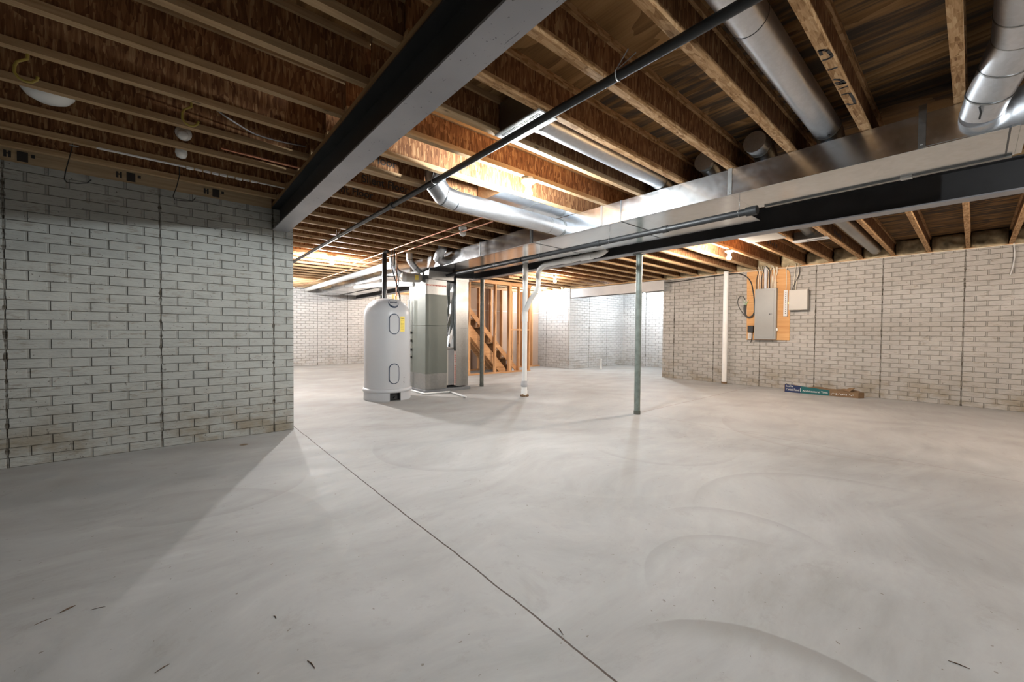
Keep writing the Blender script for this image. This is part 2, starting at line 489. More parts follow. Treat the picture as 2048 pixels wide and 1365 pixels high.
def thing(name, label, cat, loc, group=None):
    o = bpy.data.objects.new(name, None); C.objects.link(o)
    o.location = loc; o['_o'] = tuple(loc); o.empty_display_size = .05
    o['label'] = label; o['category'] = cat
    if group: o['group'] = group
    return o
def tag(o, label, cat, group=None, kind=None):
    o['label'] = label; o['category'] = cat
    if group: o['group'] = group
    if kind: o['kind'] = kind
    return o
def struct(o):
    o['kind'] = 'structure'; return o
def rounded(pts, rad, n=6):
    """replace the corners of a polyline with arcs"""
    pts = [Vector(p) for p in pts]
    out = [pts[0]]
    for i in range(1, len(pts) - 1):
        a = (pts[i - 1] - pts[i]); b = (pts[i + 1] - pts[i])
        r = min(rad, a.length * .48, b.length * .48)
        p0 = pts[i] + a.normalized() * r; p1 = pts[i] + b.normalized() * r
        for k in range(n + 1):
            t = k / n
            out.append(p0 * (1 - t) ** 2 + pts[i] * 2 * t * (1 - t) + p1 * t * t)
    out.append(pts[-1])
    return out
def text_mesh(name, s, size, mat, parent, loc, xdir, ydir, extrude=.0004, bold=0, width=None):
    cu = bpy.data.curves.new(name, 'FONT')
    cu.body = s; cu.size = size; cu.extrude = extrude; cu.offset = bold
    cu.align_x = 'LEFT'
    t = bpy.data.objects.new(name, cu); C.objects.link(t)
    dg = bpy.context.evaluated_depsgraph_get(); dg.update()
    me = bpy.data.meshes.new_from_object(t.evaluated_get(dg))
    C.objects.unlink(t); bpy.data.objects.remove(t)
    xs = [v.co.x for v in me.vertices]
    k = (width / (max(xs) - min(xs))) if width else 1
    X, Y = Vector(xdir).normalized(), Vector(ydir).normalized()
    Z = X.cross(Y)
    o0 = Vector(parent['_o'])
    for v in me.vertices:
        c = v.co.copy()
        v.co = Vector(loc) - o0 + X * c.x * k + Y * c.y + Z * c.z
    me.materials.clear(); me.materials.append(mat)
    o = bpy.data.objects.new(name, me); C.objects.link(o)
    o.parent = parent; o['_o'] = tuple(o0)
    return o

# ------------------------------------------------------------------ large structure
ZJ = 2.39      # underside of the joists
ZC = 2.631     # underside of the subfloor
WT = 2.375     # top of the right wall
struct(MB().box(-3.2, 12.1, -3.6, 13.7, -.12, 0).build('floor', M_['floor']))
struct(MB().box(-3.2, 12.1, -3.6, 13.7, ZC, ZC + .02).build('ceiling', M_['ply']))
struct(MB().box(-3.0, .998, 4.773, 5.0, 0, 2.33).build('wall_left', M_['brick_left']))
struct(MB().box(.76, 1.0, 5.0, 13.3, 0, 2.33).build('wall_left_return', M_['brick_y']))
struct(MB().box(.76, 9.2, 13.3, 13.55, 0, WT).build('wall_far', M_['brick_x']))
struct(MB().box(9.12, 9.36, -3.4, 4.953, 0, WT).build('wall_right', M_['brick_right']))
struct(MB().box(9.36, 11.9, 4.72, 4.953, 0, WT).build('wall_nook_front', M_['brick_x']))
struct(MB().box(11.65, 11.9, 4.953, 7.78, 0, WT).build('wall_nook_side', M_['brick_y']))
struct(MB().box(9.16, 11.9, 7.78, 8.0, 0, WT).build('wall_nook_back', M_['brick_x']))
struct(MB().box(8.93, 9.159, 7.782, 13.3, 0, WT).build('wall_far_right', M_['brick_y']))
struct(MB().box(-3.2, 9.36, -3.6, -3.4, 0, ZC).build('wall_back', M_['brick_x']))
struct(MB().box(-3.2, -3.0, -3.4, 5.0, 0, ZC).build('wall_side', M_['brick_y']))
# sills and rims
struct(MB().box(9.10, 9.36, -3.4, 4.95, WT, ZJ).build('trim_1', M_['studx']))
struct(MB().box(9.26, 9.36, -3.4, 4.95, ZJ, ZC).build('trim_2', M_['rim']))
struct(MB().box(1.0, 8.93, 13.28, 13.55, WT, ZC).build('trim_3', M_['rim']))
struct(MB().box(.80, 1.0, 5.0, 13.3, 2.33, ZJ).build('trim_4', M_['studx']))
struct(MB().box(.76, .80, 5.0, 13.3, ZJ, ZC).build('trim_5', M_['rim']))
struct(MB().box(8.95, 11.9, 7.78, 8.0, WT, ZC).build('trim_6', M_['rim']))
struct(MB().box(11.66, 11.9, 4.95, 7.78, WT, ZC).build('trim_7', M_['rim']))
struct(MB().box(9.36, 11.66, 4.72, 4.95, WT, ZC).build('trim_8', M_['rim']))
struct(MB().box(9.06, 9.16, 8.0, 13.28, WT, ZC).build('trim_9', M_['rim']))
# rim board above the left wall, with its stamped marks
rim = thing('rim_board', 'pale strand rim board stamped with black marks, lying on top of the left brick wall', 'rim board', (-1, 4.79, 2.33))
MB().box(-3.0, .80, 4.775, 4.80, 2.33, ZC).build('board', M_['rim'], rim)
for i, x in enumerate((-.90, -.30, .29)):
    g = MB()
    g.box(x + .02, x + .075, 4.7735, 4.776, 2.345, 2.42)
    g.box(x - .045, x - .03, 4.7735, 4.776, 2.36, 2.41)
    g.box(x - .022, x - .008, 4.7735, 4.776, 2.36, 2.41)
    g.box(x - .03, x - .02, 4.7735, 4.776, 2.385, 2.395)
    g.box(x + .09, x + .11, 4.7735, 4.776, 2.385, 2.41)
    g.build('stamped_mark', M_['stamp'], rim)

# ------------------------------------------------------------------ steel beams
def ibeam(name, label, xc, y0, y1, zb, zt, wd=.142, tf=.011, tw=.008, plate=True):
    t = thing(name, label, 'beam', (xc, (y0 + y1) / 2, zb))
    MB().box(xc - wd / 2, xc + wd / 2, y0, y1, zb, zb + tf).build('bottom_flange', M_['steel'], t)
    MB().box(xc - tw / 2, xc + tw / 2, y0, y1, zb + tf, zt - tf).build('web', M_['steelblack'], t)
    MB().box(xc - wd / 2, xc + wd / 2, y0, y1, zt - tf, zt).build('top_flange', M_['steelblack'], t)
    if plate:
        MB().box(xc - wd / 2 + .002, xc + wd / 2 - .002, y0, y1, zt, ZJ).build('wood_plate', M_['plate'], t)
    return t
ibeam('steel_beam', 'wide grey steel I-beam crossing the upper left, one end let into the left brick wall', .877, -3.3, 4.90, 2.11, 2.352)
ibeam('steel_beam', 'long dark steel I-beam carried by the slim posts, running beside the sheet metal ducts', 4.635, -3.3, 13.29, 2.11, 2.352)
b3 = thing('steel_beam', 'short pale steel beam across the head of the white nook at the back', 'beam', (9.02, 6.3, 2.09))
g = MB(); g.box(8.95, 8.965, 4.85, 7.86, 2.09, 2.36)
g.build('web', M_['pale'], b3)
MB().box(8.95, 9.09, 4.86, 7.86, 2.09, 2.102).build('bottom_flange', M_['pale'], b3)
MB().box(8.95, 9.09, 4.86, 7.86, 2.348, 2.36).build('top_flange', M_['pale'], b3)
MB().box(8.95, 9.09, 4.86, 7.84, 2.36, ZJ).build('wood_plate', M_['plate'], b3)
MB().box(8.935, 9.085, 7.84, 7.90, 2.10, 2.345).build('end_plate', M_['beige'], b3)

# ------------------------------------------------------------------ joists
ORD = ['first', 'second', 'third', 'fourth', 'fifth', 'sixth', 'seventh', 'eighth', 'ninth', 'tenth', 'eleventh', 'twelfth',
       'thirteenth', 'fourteenth', 'fifteenth', 'sixteenth', 'seventeenth', 'eighteenth', 'nineteenth', 'twentieth', 'twenty-first',
       'twenty-second', 'twenty-third', 'twenty-fourth', 'twenty-fifth', 'twenty-sixth', 'twenty-seventh', 'twenty-eighth', 'twenty-ninth', 'thirtieth',
       'thirty-first', 'thirty-second', 'thirty-third', 'thirty-fourth']
def joist(x0, x1, mat, label, group):
    t = thing('wood_joist', label, 'joist', (x0, 0, ZJ), group)
    g = MB(); g.box(x0, x1, -.0225, .0225, ZJ, ZJ + .038); g.build('bottom_flange', mat, t)
    g = MB(); g.box(x0, x1, -.0225, .0225, ZC - .038, ZC - .0005); g.build('top_flange', mat, t)
    g = MB(); g.box(x0, x1, -.005, .005, ZJ + .038, ZC - .038); g.build('web', M_['osb'], t)
    return t
def copy_tree(r, y, label):
    c = r.copy(); C.objects.link(c); c.location = (r.location.x, y, r.location.z); c['label'] = label
    c['_o'] = tuple(c.location)
    for ch in r.children:
        d = ch.copy(); C.objects.link(d); d.parent = c; d['_o'] = c['_o']
    return c
JY = {}
def run(x0, x1, ks, off, lab, group, matf, cat):
    protos = {}
    for k in ks:
        y = .079 + .406 * k + off
        m = matf(k); L = lab(k)
        if m.name not in protos:
            t = joist(x0, x1, m, L, group); protos[m.name] = t
            t.location = (x0, y, ZJ); t['_o'] = (x0, y, ZJ)
            for ch in t.children: ch['_o'] = t['_o']
        else:
            t = copy_tree(protos[m.name], y, L)
        JY[(cat, k)] = t
def labL(k):
    return 'shadowed joist left of the near steel beam, %s out from the left brick wall' % ORD[11 - k]
run(-2.95, .94, range(-6, 12), .06, labL, 'joists left of the near steel beam', lambda k: M_['flange'], 'L')
def labM(k):
    if k >= 7: return 'joist between the two long steel beams, %s one beyond the brightest bulb' % ORD[k - 7]
    if k == 6: return 'wood I-joist between the two long steel beams that carries the brightest bulb'
    if k == 1: return 'strand-faced wood I-joist with black marker letters scrawled on its underside'
    return 'joist between the two steel beams, %s on the near side of the brightest bulb' % ORD[5 - k]
def runM():
    run(.815, 4.70, range(-6, 33), 0, labM, 'joists between the two long steel beams', lambda k: M_['lsl'] if k < 5 else M_['flange'], 'M')
runM()
def labR(k):
    if k >= 6: return 'joist right of the dark beam, %s one back from the bulb by the electrical panel' % ORD[k - 6]
    return 'joist on the right brick wall, %s to the right of the bulb by the panel' % ORD[5 - k]
run(4.57, 9.25, range(-6, 12), -.0, labR, 'joists landing on the right brick wall', lambda k: M_['lsl'] if k < 6 else M_['flange'], 'R')
run(4.57, 8.98, [k for k in range(12, 33)], 0, labR, 'joists at the back right of the dark beam', lambda k: M_['flange'], 'R2')
def labN(k): return 'wood I-joist in the ceiling of the white nook, %s from its back wall' % ORD[18 - k]
run(9.04, 11.65, range(12, 19), .05, labN, 'joists over the white nook', lambda k: M_['flange'], 'N')

def jy(k, off=0): return .079 + .406 * k + off

t = joist(.95, 1.755, M_['flange'], 'short brightly lit joist offcut sistered beside the near steel beam, with printed lettering', None)
t.location = (.95, 3.279, ZJ); t['_o'] = (.95, 3.279, ZJ)
for ch in t.children: ch['_o'] = t['_o']
JY[('S', 0)] = t
# ink on the joists
jt = JY[('M', 1)]
z = ZJ - .0006
def stroke(g, pts, wd):
    pts = [Vector((p[0], p[1], 0)) for p in pts]
    for a, b in zip(pts, pts[1:]):
        d = (b - a).normalized(); nrm = Vector((-d.y, d.x, 0)) * wd / 2
        vs = [a - nrm - d * wd * .3, a + nrm - d * wd * .3, b + nrm + d * wd * .3, b - nrm + d * wd * .3]
        g._add([(v.x, v.y, z) for v in vs] + [(v.x, v.y, ZJ) for v in vs], [(0, 1, 2, 3), (4, 7, 6, 5), (0, 4, 5, 1), (1, 5, 6, 2), (2, 6, 7, 3), (3, 7, 4, 0)])
for st in ([(2.295, .498), (2.305, .484), (2.322, .472), (2.365, .466), (2.389, .466)], [(2.30, .494), (2.34, .497)],
           [(2.392, .5), (2.397, .484), (2.394, .467)], [(2.501, .5), (2.502, .486), (2.505, .469)],
           [(2.613, .5), (2.632, .483), (2.658, .473), (2.694, .468)], [(2.679, .5), (2.683, .487), (2.694, .468)],
           [(2.655, .5), (2.664, .485), (2.69, .475)],
           [(2.736, .5), (2.735, .484), (2.736, .466)], [(2.811, .5), (2.814, .485), (2.823, .469), (2.901, .466), (2.975, .469), (2.965, .49), (2.942, .5)]):
    g = MB(); stroke(g, [(a, b) for a, b in st], .013)
    g.build('marker_stroke', M_['stamp'], jt)
# printed lettering on a few webs
def print_on(j, s, x, zz, size, mat=None, width=None):
    y = j['_o'][1] - .0055
    return text_mesh('printed_lettering', s, size, mat or M_['stamp'], j, (x, y, zz), (1, 0, 0), (0, 0, 1), width=width, bold=.0012)
print_on(JY[('S', 0)], 'Silent Floor', 1.02, 2.47, .10)
print_on(JY[('M', 9)], 'Silent Floor', 1.35, 2.455, .10)
print_on(JY[('M', 10)], 'Silent Floor', 1.15, 2.455, .10)
print_on(JY[('R', 7)], 'Silent Floor', 5.15, 2.455, .10)
for k in (5, 4, 3):
    j = JY[('R', k)]
    y = j['_o'][1] - .0056
    g = MB()
    for i in range(5):
        g.box(7.0 + .10 * i, 7.06 + .10 * i, y, y + .0006, 2.47 + .01 * (i % 2), 2.54 - .012 * (i % 3))
    g.build('printed_mark', M_['stamp'], j)

# ------------------------------------------------------------------ bulbs
def lamp(x, y, label, col=None, zt=ZJ, power=1.0, r=.033):
    t = thing('ceiling_lamp', label, 'light bulb', (x, y, zt), 'bare bulbs in white lampholders')
    MB().lathe(x, y, [(.052, zt - .022), (.052, zt)], 8, smooth=False).build('junction_box', M_['galvs'], t)
    MB().lathe(x, y, [(.024, zt - .072), (.03, zt - .055), (.058, zt - .036), (.062, zt - .022)], 28).build('lampholder', M_['porc'], t)
    zc = zt - .128
    prof = [(.0005, zc - r)] + [(r * math.sin(a), zc - r * math.cos(a)) for a in [PI * i / 12 for i in range(1, 9)]] + [(.02, zc + r * 1.05), (.0145, zc + .052), (.0145, zc + .058)]
    if col is None: m = M_['glassoff']
    else: m = emit('lit_bulb_glass', col, BULB * power)
    MB().lathe(x, y, prof, 20).build('bulb', m, t)
    return t
lamp(2.335, 2.515, 'brightest bare bulb, lit, under a joist between the near steel beam and the main duct', NEUT, power=.9)
lamp(2.15, 7.365, 'lit bare bulb hanging far back on the left, behind the brick wall corner', (1, .97, .96), power=1.3)
lamp(6.62, 2.515, 'lit bare bulb near the white wall pipe and the electrical panel', WARM, power=1.0)
lamp(6.78, 6.37, 'lit bare bulb between the stair framing and the tall grey-green post', WARM, power=.7)
lamp(10.45, 6.27, 'lit bare bulb inside the white nook, right beside the tall grey-green post', COOL, power=1.0)
lamp(8.30, 8.42, 'lit bare bulb shining on the white wall behind the drain stack', COOL, power=.6)

lamp(1.88, 11.2, 'added fill bulb deep in the back left, out of sight behind the brick wall corner', (1, .98, .97), power=1.2)  # unseen bulb added to brighten the far left area
lamp(6.0, 11.5, 'added fill bulb in the far back corner, hidden behind the air handler', WARM, power=1.2)  # extra unseen bulb, added to lift the back of the room
lamp(1.5, -1.33, 'added fill bulb out of view behind the viewer, over the long floor joint', NEUT, power=.42)  # added behind the camera to fill the foreground floor
lamp(6.2, -1.5, 'added fill bulb out of view to the right, over the open floor', WARM, power=.9)  # added off frame for more warm light on the right side

# ------------------------------------------------------------------ main supply duct
G = M_['galv']
ZD0, ZD1 = 2.18, 2.385
sd = thing('supply_duct', 'large rectangular galvanized trunk duct running from the air handler toward the right edge', 'duct', (3.66, 3.0, ZD0))
MB().box(3.40, 3.93, -.14, 1.285, ZD0, ZD1).build('duct_section', G, sd, .002)
MB().box(3.40, 3.93, 1.285, 2.31, ZD0, ZD1).build('duct_section', G, sd, .002)
MB().box(3.40, 3.93, 2.31, 3.58, ZD0, ZD1).build('duct_section', G, sd, .002)
MB().prism([(3.40, 3.58), (3.93, 3.58), (3.93, 5.9), (3.50, 5.9)], 2, ZD0, ZD1).build('duct_section', G, sd, .002)
for y in (2.31, 3.58, -.105):
    g = MB(); g.box(3.397, 3.933, y - .004, y + .004, ZD0 - .003, ZD1 + .002); g.build('seam_band', M_['band'], sd)
g = MB()
for y, w_ in ((2.545, .022), (1.30, .03), (3.60, .02), (4.9, .02)):
    pass
for y, w_ in ((2.545, .022), (1.297, .032), (3.62, .02), (4.75, .02), (.225, .034)):
    xf = 3.40 if y < 3.7 else 3.45
    g = MB(); g.box(xf - .004, xf + .001, y - w_ / 2, y + w_ / 2, ZD0 + .004, ZJ + (.0 if y > .3 else .05))
    g.lathe(xf - .005, y, [(.004, ZD0 + .02), (.004, ZD0 + .026)], 8)
    g.build('hanger_strap', M_['galvs'], sd)
g = MB(); g.box(3.395, 3.90, -.165, -.14, ZD0 - .004, ZD1 + .004)
g.build('end_cap', G, sd)
# take-off to the air handler
MB().box(3.45, 3.93, 5.9, 6.80, ZD0 + .002, ZD1).build('duct_section', M_['galv'], sd, .002)
MB().prism([(6.14, 1.985), (6.12, 2.125), (6.80, 2.16), (6.80, 1.985)], 0, 3.37, 3.88).build('takeoff', M_['galvs'], sd, .002)
MB().box(3.40, 3.86, 6.16, 6.80, 2.13, 2.18).build('gap_shade_block', M_['wrap_and_gap'], sd)  # black block painted in for the shade between take-off and trunk
# continuing to the back
fd = thing('supply_duct', 'long white-lit galvanized trunk duct going back from the air handler to the far wall', 'duct', (3.66, 10, ZD0))
MB().box(3.38, 3.93, 6.86, 10.0, ZD0, ZD1).build('duct_section', G, fd, .002)
MB().box(3.38, 3.93, 10.0, 13.15, ZD0, ZD1).build('duct_section', G, fd, .002)
for y in (8.2, 9.3, 10.5, 11.6, 12.4):
    g = MB(); g.box(3.376, 3.934, y - .005, y + .005, ZD0 - .003, ZD1 + .001); g.build('seam_band', M_['band'], fd)
rd = thing('return_duct', 'second rectangular duct with a cut end, between the main duct and the dark beam', 'duct', (4.2, 4, ZD0))
g = MB(); g.box(4.03, 4.37, 1.38, 6.2, ZD0, ZD1); g.build('duct_section', G, rd, .002)
for y in (2.4, 3.6, 4.8):
    g = MB(); g.box(4.027, 4.373, y - .004, y + .004, ZD0 - .003, ZD1); g.build('seam_band', M_['band'], rd)
fr = thing('return_duct', 'long flat duct beside the dark beam behind the air handler', 'duct', (4.2, 9, ZD0))
MB().box(4.03, 4.37, 6.9, 12.6, ZD0, ZD1).build('duct_section', G, fr, .002)
for y in (8.6, 10.1, 11.5):
    g = MB(); g.box(4.027, 4.373, y - .005, y + .005, ZD0 - .003, ZD1); g.build('seam_band', M_['band'], fr)
# round white pipe beside it
o = MB().tube(rounded([(3.02, 6.75, 2.25), (3.10, 7.4, 2.31), (3.10, 13.1, 2.31)], .3), .065, 18).build('insulated_pipe', M_['white'])
tag(o, 'white round pipe running back under the joists left of the far trunk duct', 'pipe')
o = MB().tube(rounded([(3.35, 6.62, 1.93), (3.28, 6.9, 1.95), (3.28, 7.8, 2.02), (3.30, 9.5, 2.10)], .3), .05, 18).build('plastic_pipe', M_['pvc'])
tag(o, 'white plastic pipe curving back from the top of the air handler', 'pipe')

# joist-bay sheet metal panning
pan = thing('return_air_panning', 'flat sheet metal pan closing one joist bay beside the brightest bulb', 'duct panel', (2.9, 3.14, ZJ))
MB().box(2.37, 3.395, jy(7) - .02, jy(8) + .02, ZJ - .0025, ZJ - .0005).build('sheet', G, pan)
MB().box(2.37, 2.39, jy(7) + .02, jy(8) - .02, ZJ, ZC - .04).build('end_block', M_['studx'], pan)
MB().box(2.85, 2.856, jy(7) - .02, jy(8) + .02, ZJ - .004, ZJ - .0025).build('seam', M_['galvs'], pan)

# ------------------------------------------------------------------ round ducts
def ring(root, c, d, r, w_=.012, mat=None, name='crimp_ring'):
    d = Vector(d).normalized(); c = Vector(c)
    return MB().tube([c - d * w_ / 2, c + d * w_ / 2], r, 28).build(name, mat or M_['galvs'], root)
R2 = M_['galv2']
bd = thing('round_duct', 'fat round galvanized duct with a gored elbow, below the joists beside the brightest bulb', 'duct', (2.6, 3.13, 2.2))
yb = 3.125; zb_ = 2.272; rb = .088
MB().tube([(1.98, yb, zb_), (3.405, yb, zb_)], rb, 36).build('straight_run', R2, bd)
el = [(1.98, yb, zb_), (1.86, yb, zb_ + .02), (1.79, yb + .005, zb_ + .10), (1.78, yb + .01, zb_ + .19)]
for i in range(3):
    MB().tube([el[i], el[i + 1]], rb * 1.02, 36).build('elbow_gore', R2, bd)
    ring(bd, el[i + 1] if i < 2 else el[i], Vector(el[i + 1]) - Vector(el[i]), rb * 1.06, .008, M_['band'], 'gore_seam')
MB().ball(el[1], rb * 1.015, 28, 16).build('elbow_gore', R2, bd)
MB().ball(el[2], rb * 1.015, 28, 16).build('elbow_gore', R2, bd)
MB().tube([(1.78, yb + .01, zb_ + .17), (1.78, yb + .01, ZC - .01)], rb * .98, 36).build('riser', R2, bd)
ring(bd, (3.20, yb, zb_), (1, 0, 0), rb * 1.025, .006)
MB().tube([(3.385, yb, zb_), (3.40, yb, zb_)], rb * 1.10, 36).build('collar', M_['galvs'], bd)
g = MB(); g.tube([(1.99, yb - .05, zb_ + .10), (1.965, yb - .03, zb_ + .075), (1.975, yb - .04, zb_ + .03)], .004, 6)
g.build('damper_handle', M_['dark'], bd)

# register boot and its branch
rg = thing('register_boot', 'white ceiling register with slotted face, feeding a branch duct beyond the black pipe', 'register', (1.735, 1.91, ZJ))
y0, y1 = jy(4) + .023, jy(5) - .023
MB().box(1.668, 1.80, y0 + .003, y1 - .003, ZJ + .004, ZC - .045).build('boot_box', M_['galvs'], rg)
MB().box(1.65, 1.815, y0 - .03, y1 + .03, ZJ - .010, ZJ - .001).build('face_plate', M_['white'], rg, .002)
for xx in (1.68, 1.765):
    for i in range(26):
        yy = y0 + .01 + i * (y1 - y0 - .02) / 25
        if 12 < i < 14: continue
        MB().box(xx, xx + .022, yy - .0028, yy + .0028, ZJ - .0112, ZJ - .0098).build('slot', M_['dark'], rg)
br = thing('round_duct', 'round branch duct in the joist bay leading from the slotted register to the trunk duct', 'duct', (2.6, 1.9, 2.4))
ybr = (y0 + y1) / 2 - .0
MB().tube(rounded([(1.81, ybr, 2.475), (3.45, ybr, 2.475), (3.60, ybr, 2.40), (3.60, ybr, 2.386)], .12, 8), .072, 30).build('pipe', R2, br)
MB().tube([(1.805, ybr, 2.475), (1.87, ybr, 2.475)], .077, 30).build('collar', M_['galvs'], br)
ring(br, (3.42, ybr, 2.47), (1, 0, -.2), .079)
ring(br, (3.60, ybr, 2.405), (0, 0, 1), .082)

def branch(k, x0, label, r=.076, zc=2.50, yo=0):
    yc = (jy(k) + jy(k + 1)) / 2 + yo
    t = thing('round_duct', label, 'duct', (3, yc, 2.4))
    MB().tube(rounded([(x0, yc, zc), (3.50, yc, zc), (3.60, yc, zc - .07), (3.60, yc, ZD1 + .001)], .14, 8), r, 32).build('pipe', R2, t)
    for zz in (ZD1 + .02, ZD1 + .04):
        ring(t, (3.60, yc, zz), (0, 0, 1), r * 1.08, .008)
    ring(t, (3.42, yc, zc), (1, 0, 0), r * 1.06, .012, M_['galvs'])
    return t, yc
t, yc = branch(1, .2, 'long shiny round duct in a joist bay, just left of the joist with marker writing', .078, 2.49, 0)
ring(t, (1.99, yc, 2.49), (1, 0, 0), .0795, .004, M_['band'], 'joint_line')
MB().tube([(3.35, yc - .02, 2.405), (3.37, yc - .03, 2.418), (3.39, yc - .02, 2.405)], .003, 6).build('damper_handle', M_['dark'], t)
branch(2, 3.30, 'short dark round duct stub in the joist bay just right of the long shiny duct', .076, 2.50)[0]['label'] = 'dark round duct elbow behind the trunk duct, next bay left of the long shiny duct'
branch(3, 3.38, 'round duct elbow standing on the trunk duct in the bay above its wide hanger strap', .076, 2.51)
# big side take-off at the right
yc = (jy(-1) + jy(0)) / 2 - .0
td = thing('round_duct', 'big shiny round duct with segmented elbow on the trunk duct at the upper right', 'duct', (3.0, 0, 2.3))
path = [(-.6, yc, 2.50), (2.80, yc, 2.50)]
MB().tube(path, .098, 40).build('pipe', R2, td)
ep = [(2.80, yc, 2.50), (2.98, yc + .005, 2.475), (3.13, yc + .05, 2.41), (3.24, yc + .095, 2.335), (3.34, yc + .12, 2.285)]
for i in range(4):
    MB().tube([ep[i], ep[i + 1]], [.099 - .004 * i, .096 - .004 * i], 40).build('elbow_gore', R2, td)
    MB().ball(ep[i + 1], .0945 - .004 * i, 28, 16).build('elbow_gore', R2, td) if i < 3 else None
    ring(td, ep[i], Vector(ep[i + 1]) - Vector(ep[max(0, i - 1)]), .1015 - .003 * i, .007, M_['galvs'], 'gore_seam')
MB().tube([(3.33, yc + .12, 2.283), (3.399, yc + .12, 2.283)], [.085, .088], 40).build('collar', R2, td)
g = MB(); g.tube([(3.20, .005, 2.262), (3.215, .0, 2.235), (3.25, .004, 2.215)], .004, 6)
g.build('damper_handle', M_['dark'], td)
g = MB(); g.box(3.396, 3.3995, yc - .02 - .0, .209, ZD0 + .01, ZJ - .006); g.build('mounting_plate', G, td)

# ducts right of the dark beam
t = thing('round_duct', 'dull round duct slanting along a joist bay toward the right brick wall', 'duct', (7.2, 1.08, 2.5))
yc = (jy(2) + jy(3)) / 2
MB().tube([(4.70, yc, 2.50), (8.86, yc, 2.50)], .078, 28).build('pipe', M_['galvs'], t)
MB().tube([(8.86, yc, 2.50), (8.92, yc, 2.50)], .082, 28).build('collar', M_['galvs'], t)
t = thing('register_boot', 'galvanized register boot with white rim between joists, right of the dark beam', 'register', (6.72, 1.5, ZJ))
y0, y1 = jy(3) + .025, jy(4) - .025
MB().box(6.66, 6.80, y0, y1, ZJ + .004, 2.50).build('boot_box', M_['galvs'], t)
MB().box(6.64, 6.82, y0 - .02, y1 + .02, ZJ - .010, ZJ - .001).build('face_plate', M_['white'], t, .002)
MB().box(6.70, 6.76, y0 + .02, y0 + .22, ZJ - .0112, ZJ - .0098).build('slot', M_['filter'], t)
MB().tube(rounded([(4.75, (y0 + y1) / 2, 2.53), (6.50, (y0 + y1) / 2, 2.53), (6.62, (y0 + y1) / 2, 2.50), (6.70, (y0 + y1) / 2, 2.50)], .1), .076, 24).build('branch_pipe', M_['galvs'], t)
o = MB().box(5.0, 6.33, jy(4) - .02, jy(5) + .02, ZJ - .013, ZJ - .001).build('ceiling_board', M_['beige'])
tag(o, 'pale board nailed under a joist bay right of the dark beam', 'board')

# ------------------------------------------------------------------ black, copper and grey pipes overhead
gp = thing('gas_pipe', 'long black iron pipe crossing below the joists from upper right to the left wall corner', 'pipe', (1.70, 3, 2.35))
MB().tube([(1.66, -3.2, 2.35), (1.715, 3.0, 2.35), (1.735, 8.4, 2.35)], .0235, 18).build('pipe', M_['black'], gp)
MB().tube([(1.716, 3.86, 2.35), (1.7165, 3.93, 2.35)], .031, 18).build('coupling', M_['black'], gp)
for y in (1.18, 3.02, 5.62, 7.7):
    xx = 1.70 + .006 * (y - 2)
    MB().tube([(xx, y - .10, ZJ + .02), (xx, y, 2.382), (xx + .026, y, 2.36), (xx + .018, y, 2.328), (xx, y, 2.323), (xx - .022, y, 2.335), (xx - .026, y, 2.36), (xx - .02, y - .01, 2.375), (xx - .05, y - .09, ZJ + .02)], .0028, 6).build('wire_hanger', M_['galvs'], gp)
g2 = thing('gas_pipe', 'black iron pipe running close below the trunk duct toward the air handler', 'pipe', (3.65, 3.5, 2.04))
ZG = 2.07
MB().tube(rounded([(3.585, 1.19, ZG), (3.592, 1.5, ZG), (3.645, 3.30, ZG), (3.725, 5.55, ZG), (3.735, 6.125, ZG)], .03), .028, 18).build('pipe', M_['black'], g2)
for y, w_ in ((1.95, .05), (2.75, .05), (4.1, .05)):
    xx = 3.585 + .0285 * (y - 1.19)
    MB().tube([(xx, y - w_ / 2, ZG), (xx, y + w_ / 2, ZG)], .034, 18).build('coupling', M_['black'], g2)
MB().tube([(3.584, 1.155, ZG), (3.588, 1.235, ZG)], .037, 18).build('coupling', M_['black'], g2)
for y in (1.29, 2.6, 3.7, 4.7):
    xx = 3.585 + .0285 * (y - 1.19)
    MB().tube([(xx, y, 2.181), (xx + .0, y, 2.11), (xx + .029, y, 2.08), (xx + .02, y, 2.045), (xx, y, 2.039), (xx - .02, y, 2.045), (xx - .029, y, 2.08), (xx - .004, y, 2.11)], .0025, 6).build('wire_hanger', M_['galvs'], g2)
MB().box(3.895, 3.934, -.13, 1.20, 2.168, 2.1795).build('edge_cleat', M_['galvs'], sd)
MB().box(3.89, 3.938, .30, .36, 2.164, 2.1795).build('edge_cleat', M_['white'], sd)
cp = thing('copper_pipe', 'left one of the two parallel copper water lines hung under the joists', 'pipe', (2.6, 5, 2.33))
MB().tube([(2.62, 3.30, 2.335), (2.60, 5.2, 2.335), (2.61, 7.75, 2.335)], .0085, 10).build('tube', M_['copper'], cp)
for y in (4.3, 5.35): MB().tube([(2.61, y, 2.335), (2.61, y + .05, 2.335)], .0125, 10).build('fitting', M_['copper'], cp)
cp = thing('copper_pipe', 'right one of the two parallel copper water lines, running to the far wall', 'pipe', (2.8, 8, 2.33))
MB().tube([(2.80, 3.6, 2.335), (2.80, 8.0, 2.335), (2.78, 13.2, 2.335)], .0085, 10).build('tube', M_['copper'], cp)
for y in (5.9, 9.0): MB().tube([(2.80, y, 2.335), (2.80, y + .05, 2.335)], .0125, 10).build('fitting', M_['copper'], cp)
o = MB().tube([(.30, jy(9, .06) - .06, 2.44), (2.55, jy(9, .06) - .07, 2.425)], .008, 10).build('copper_pipe', M_['copper'])
tag(o, 'copper tube crossing the near steel beam line along a joist', 'pipe')
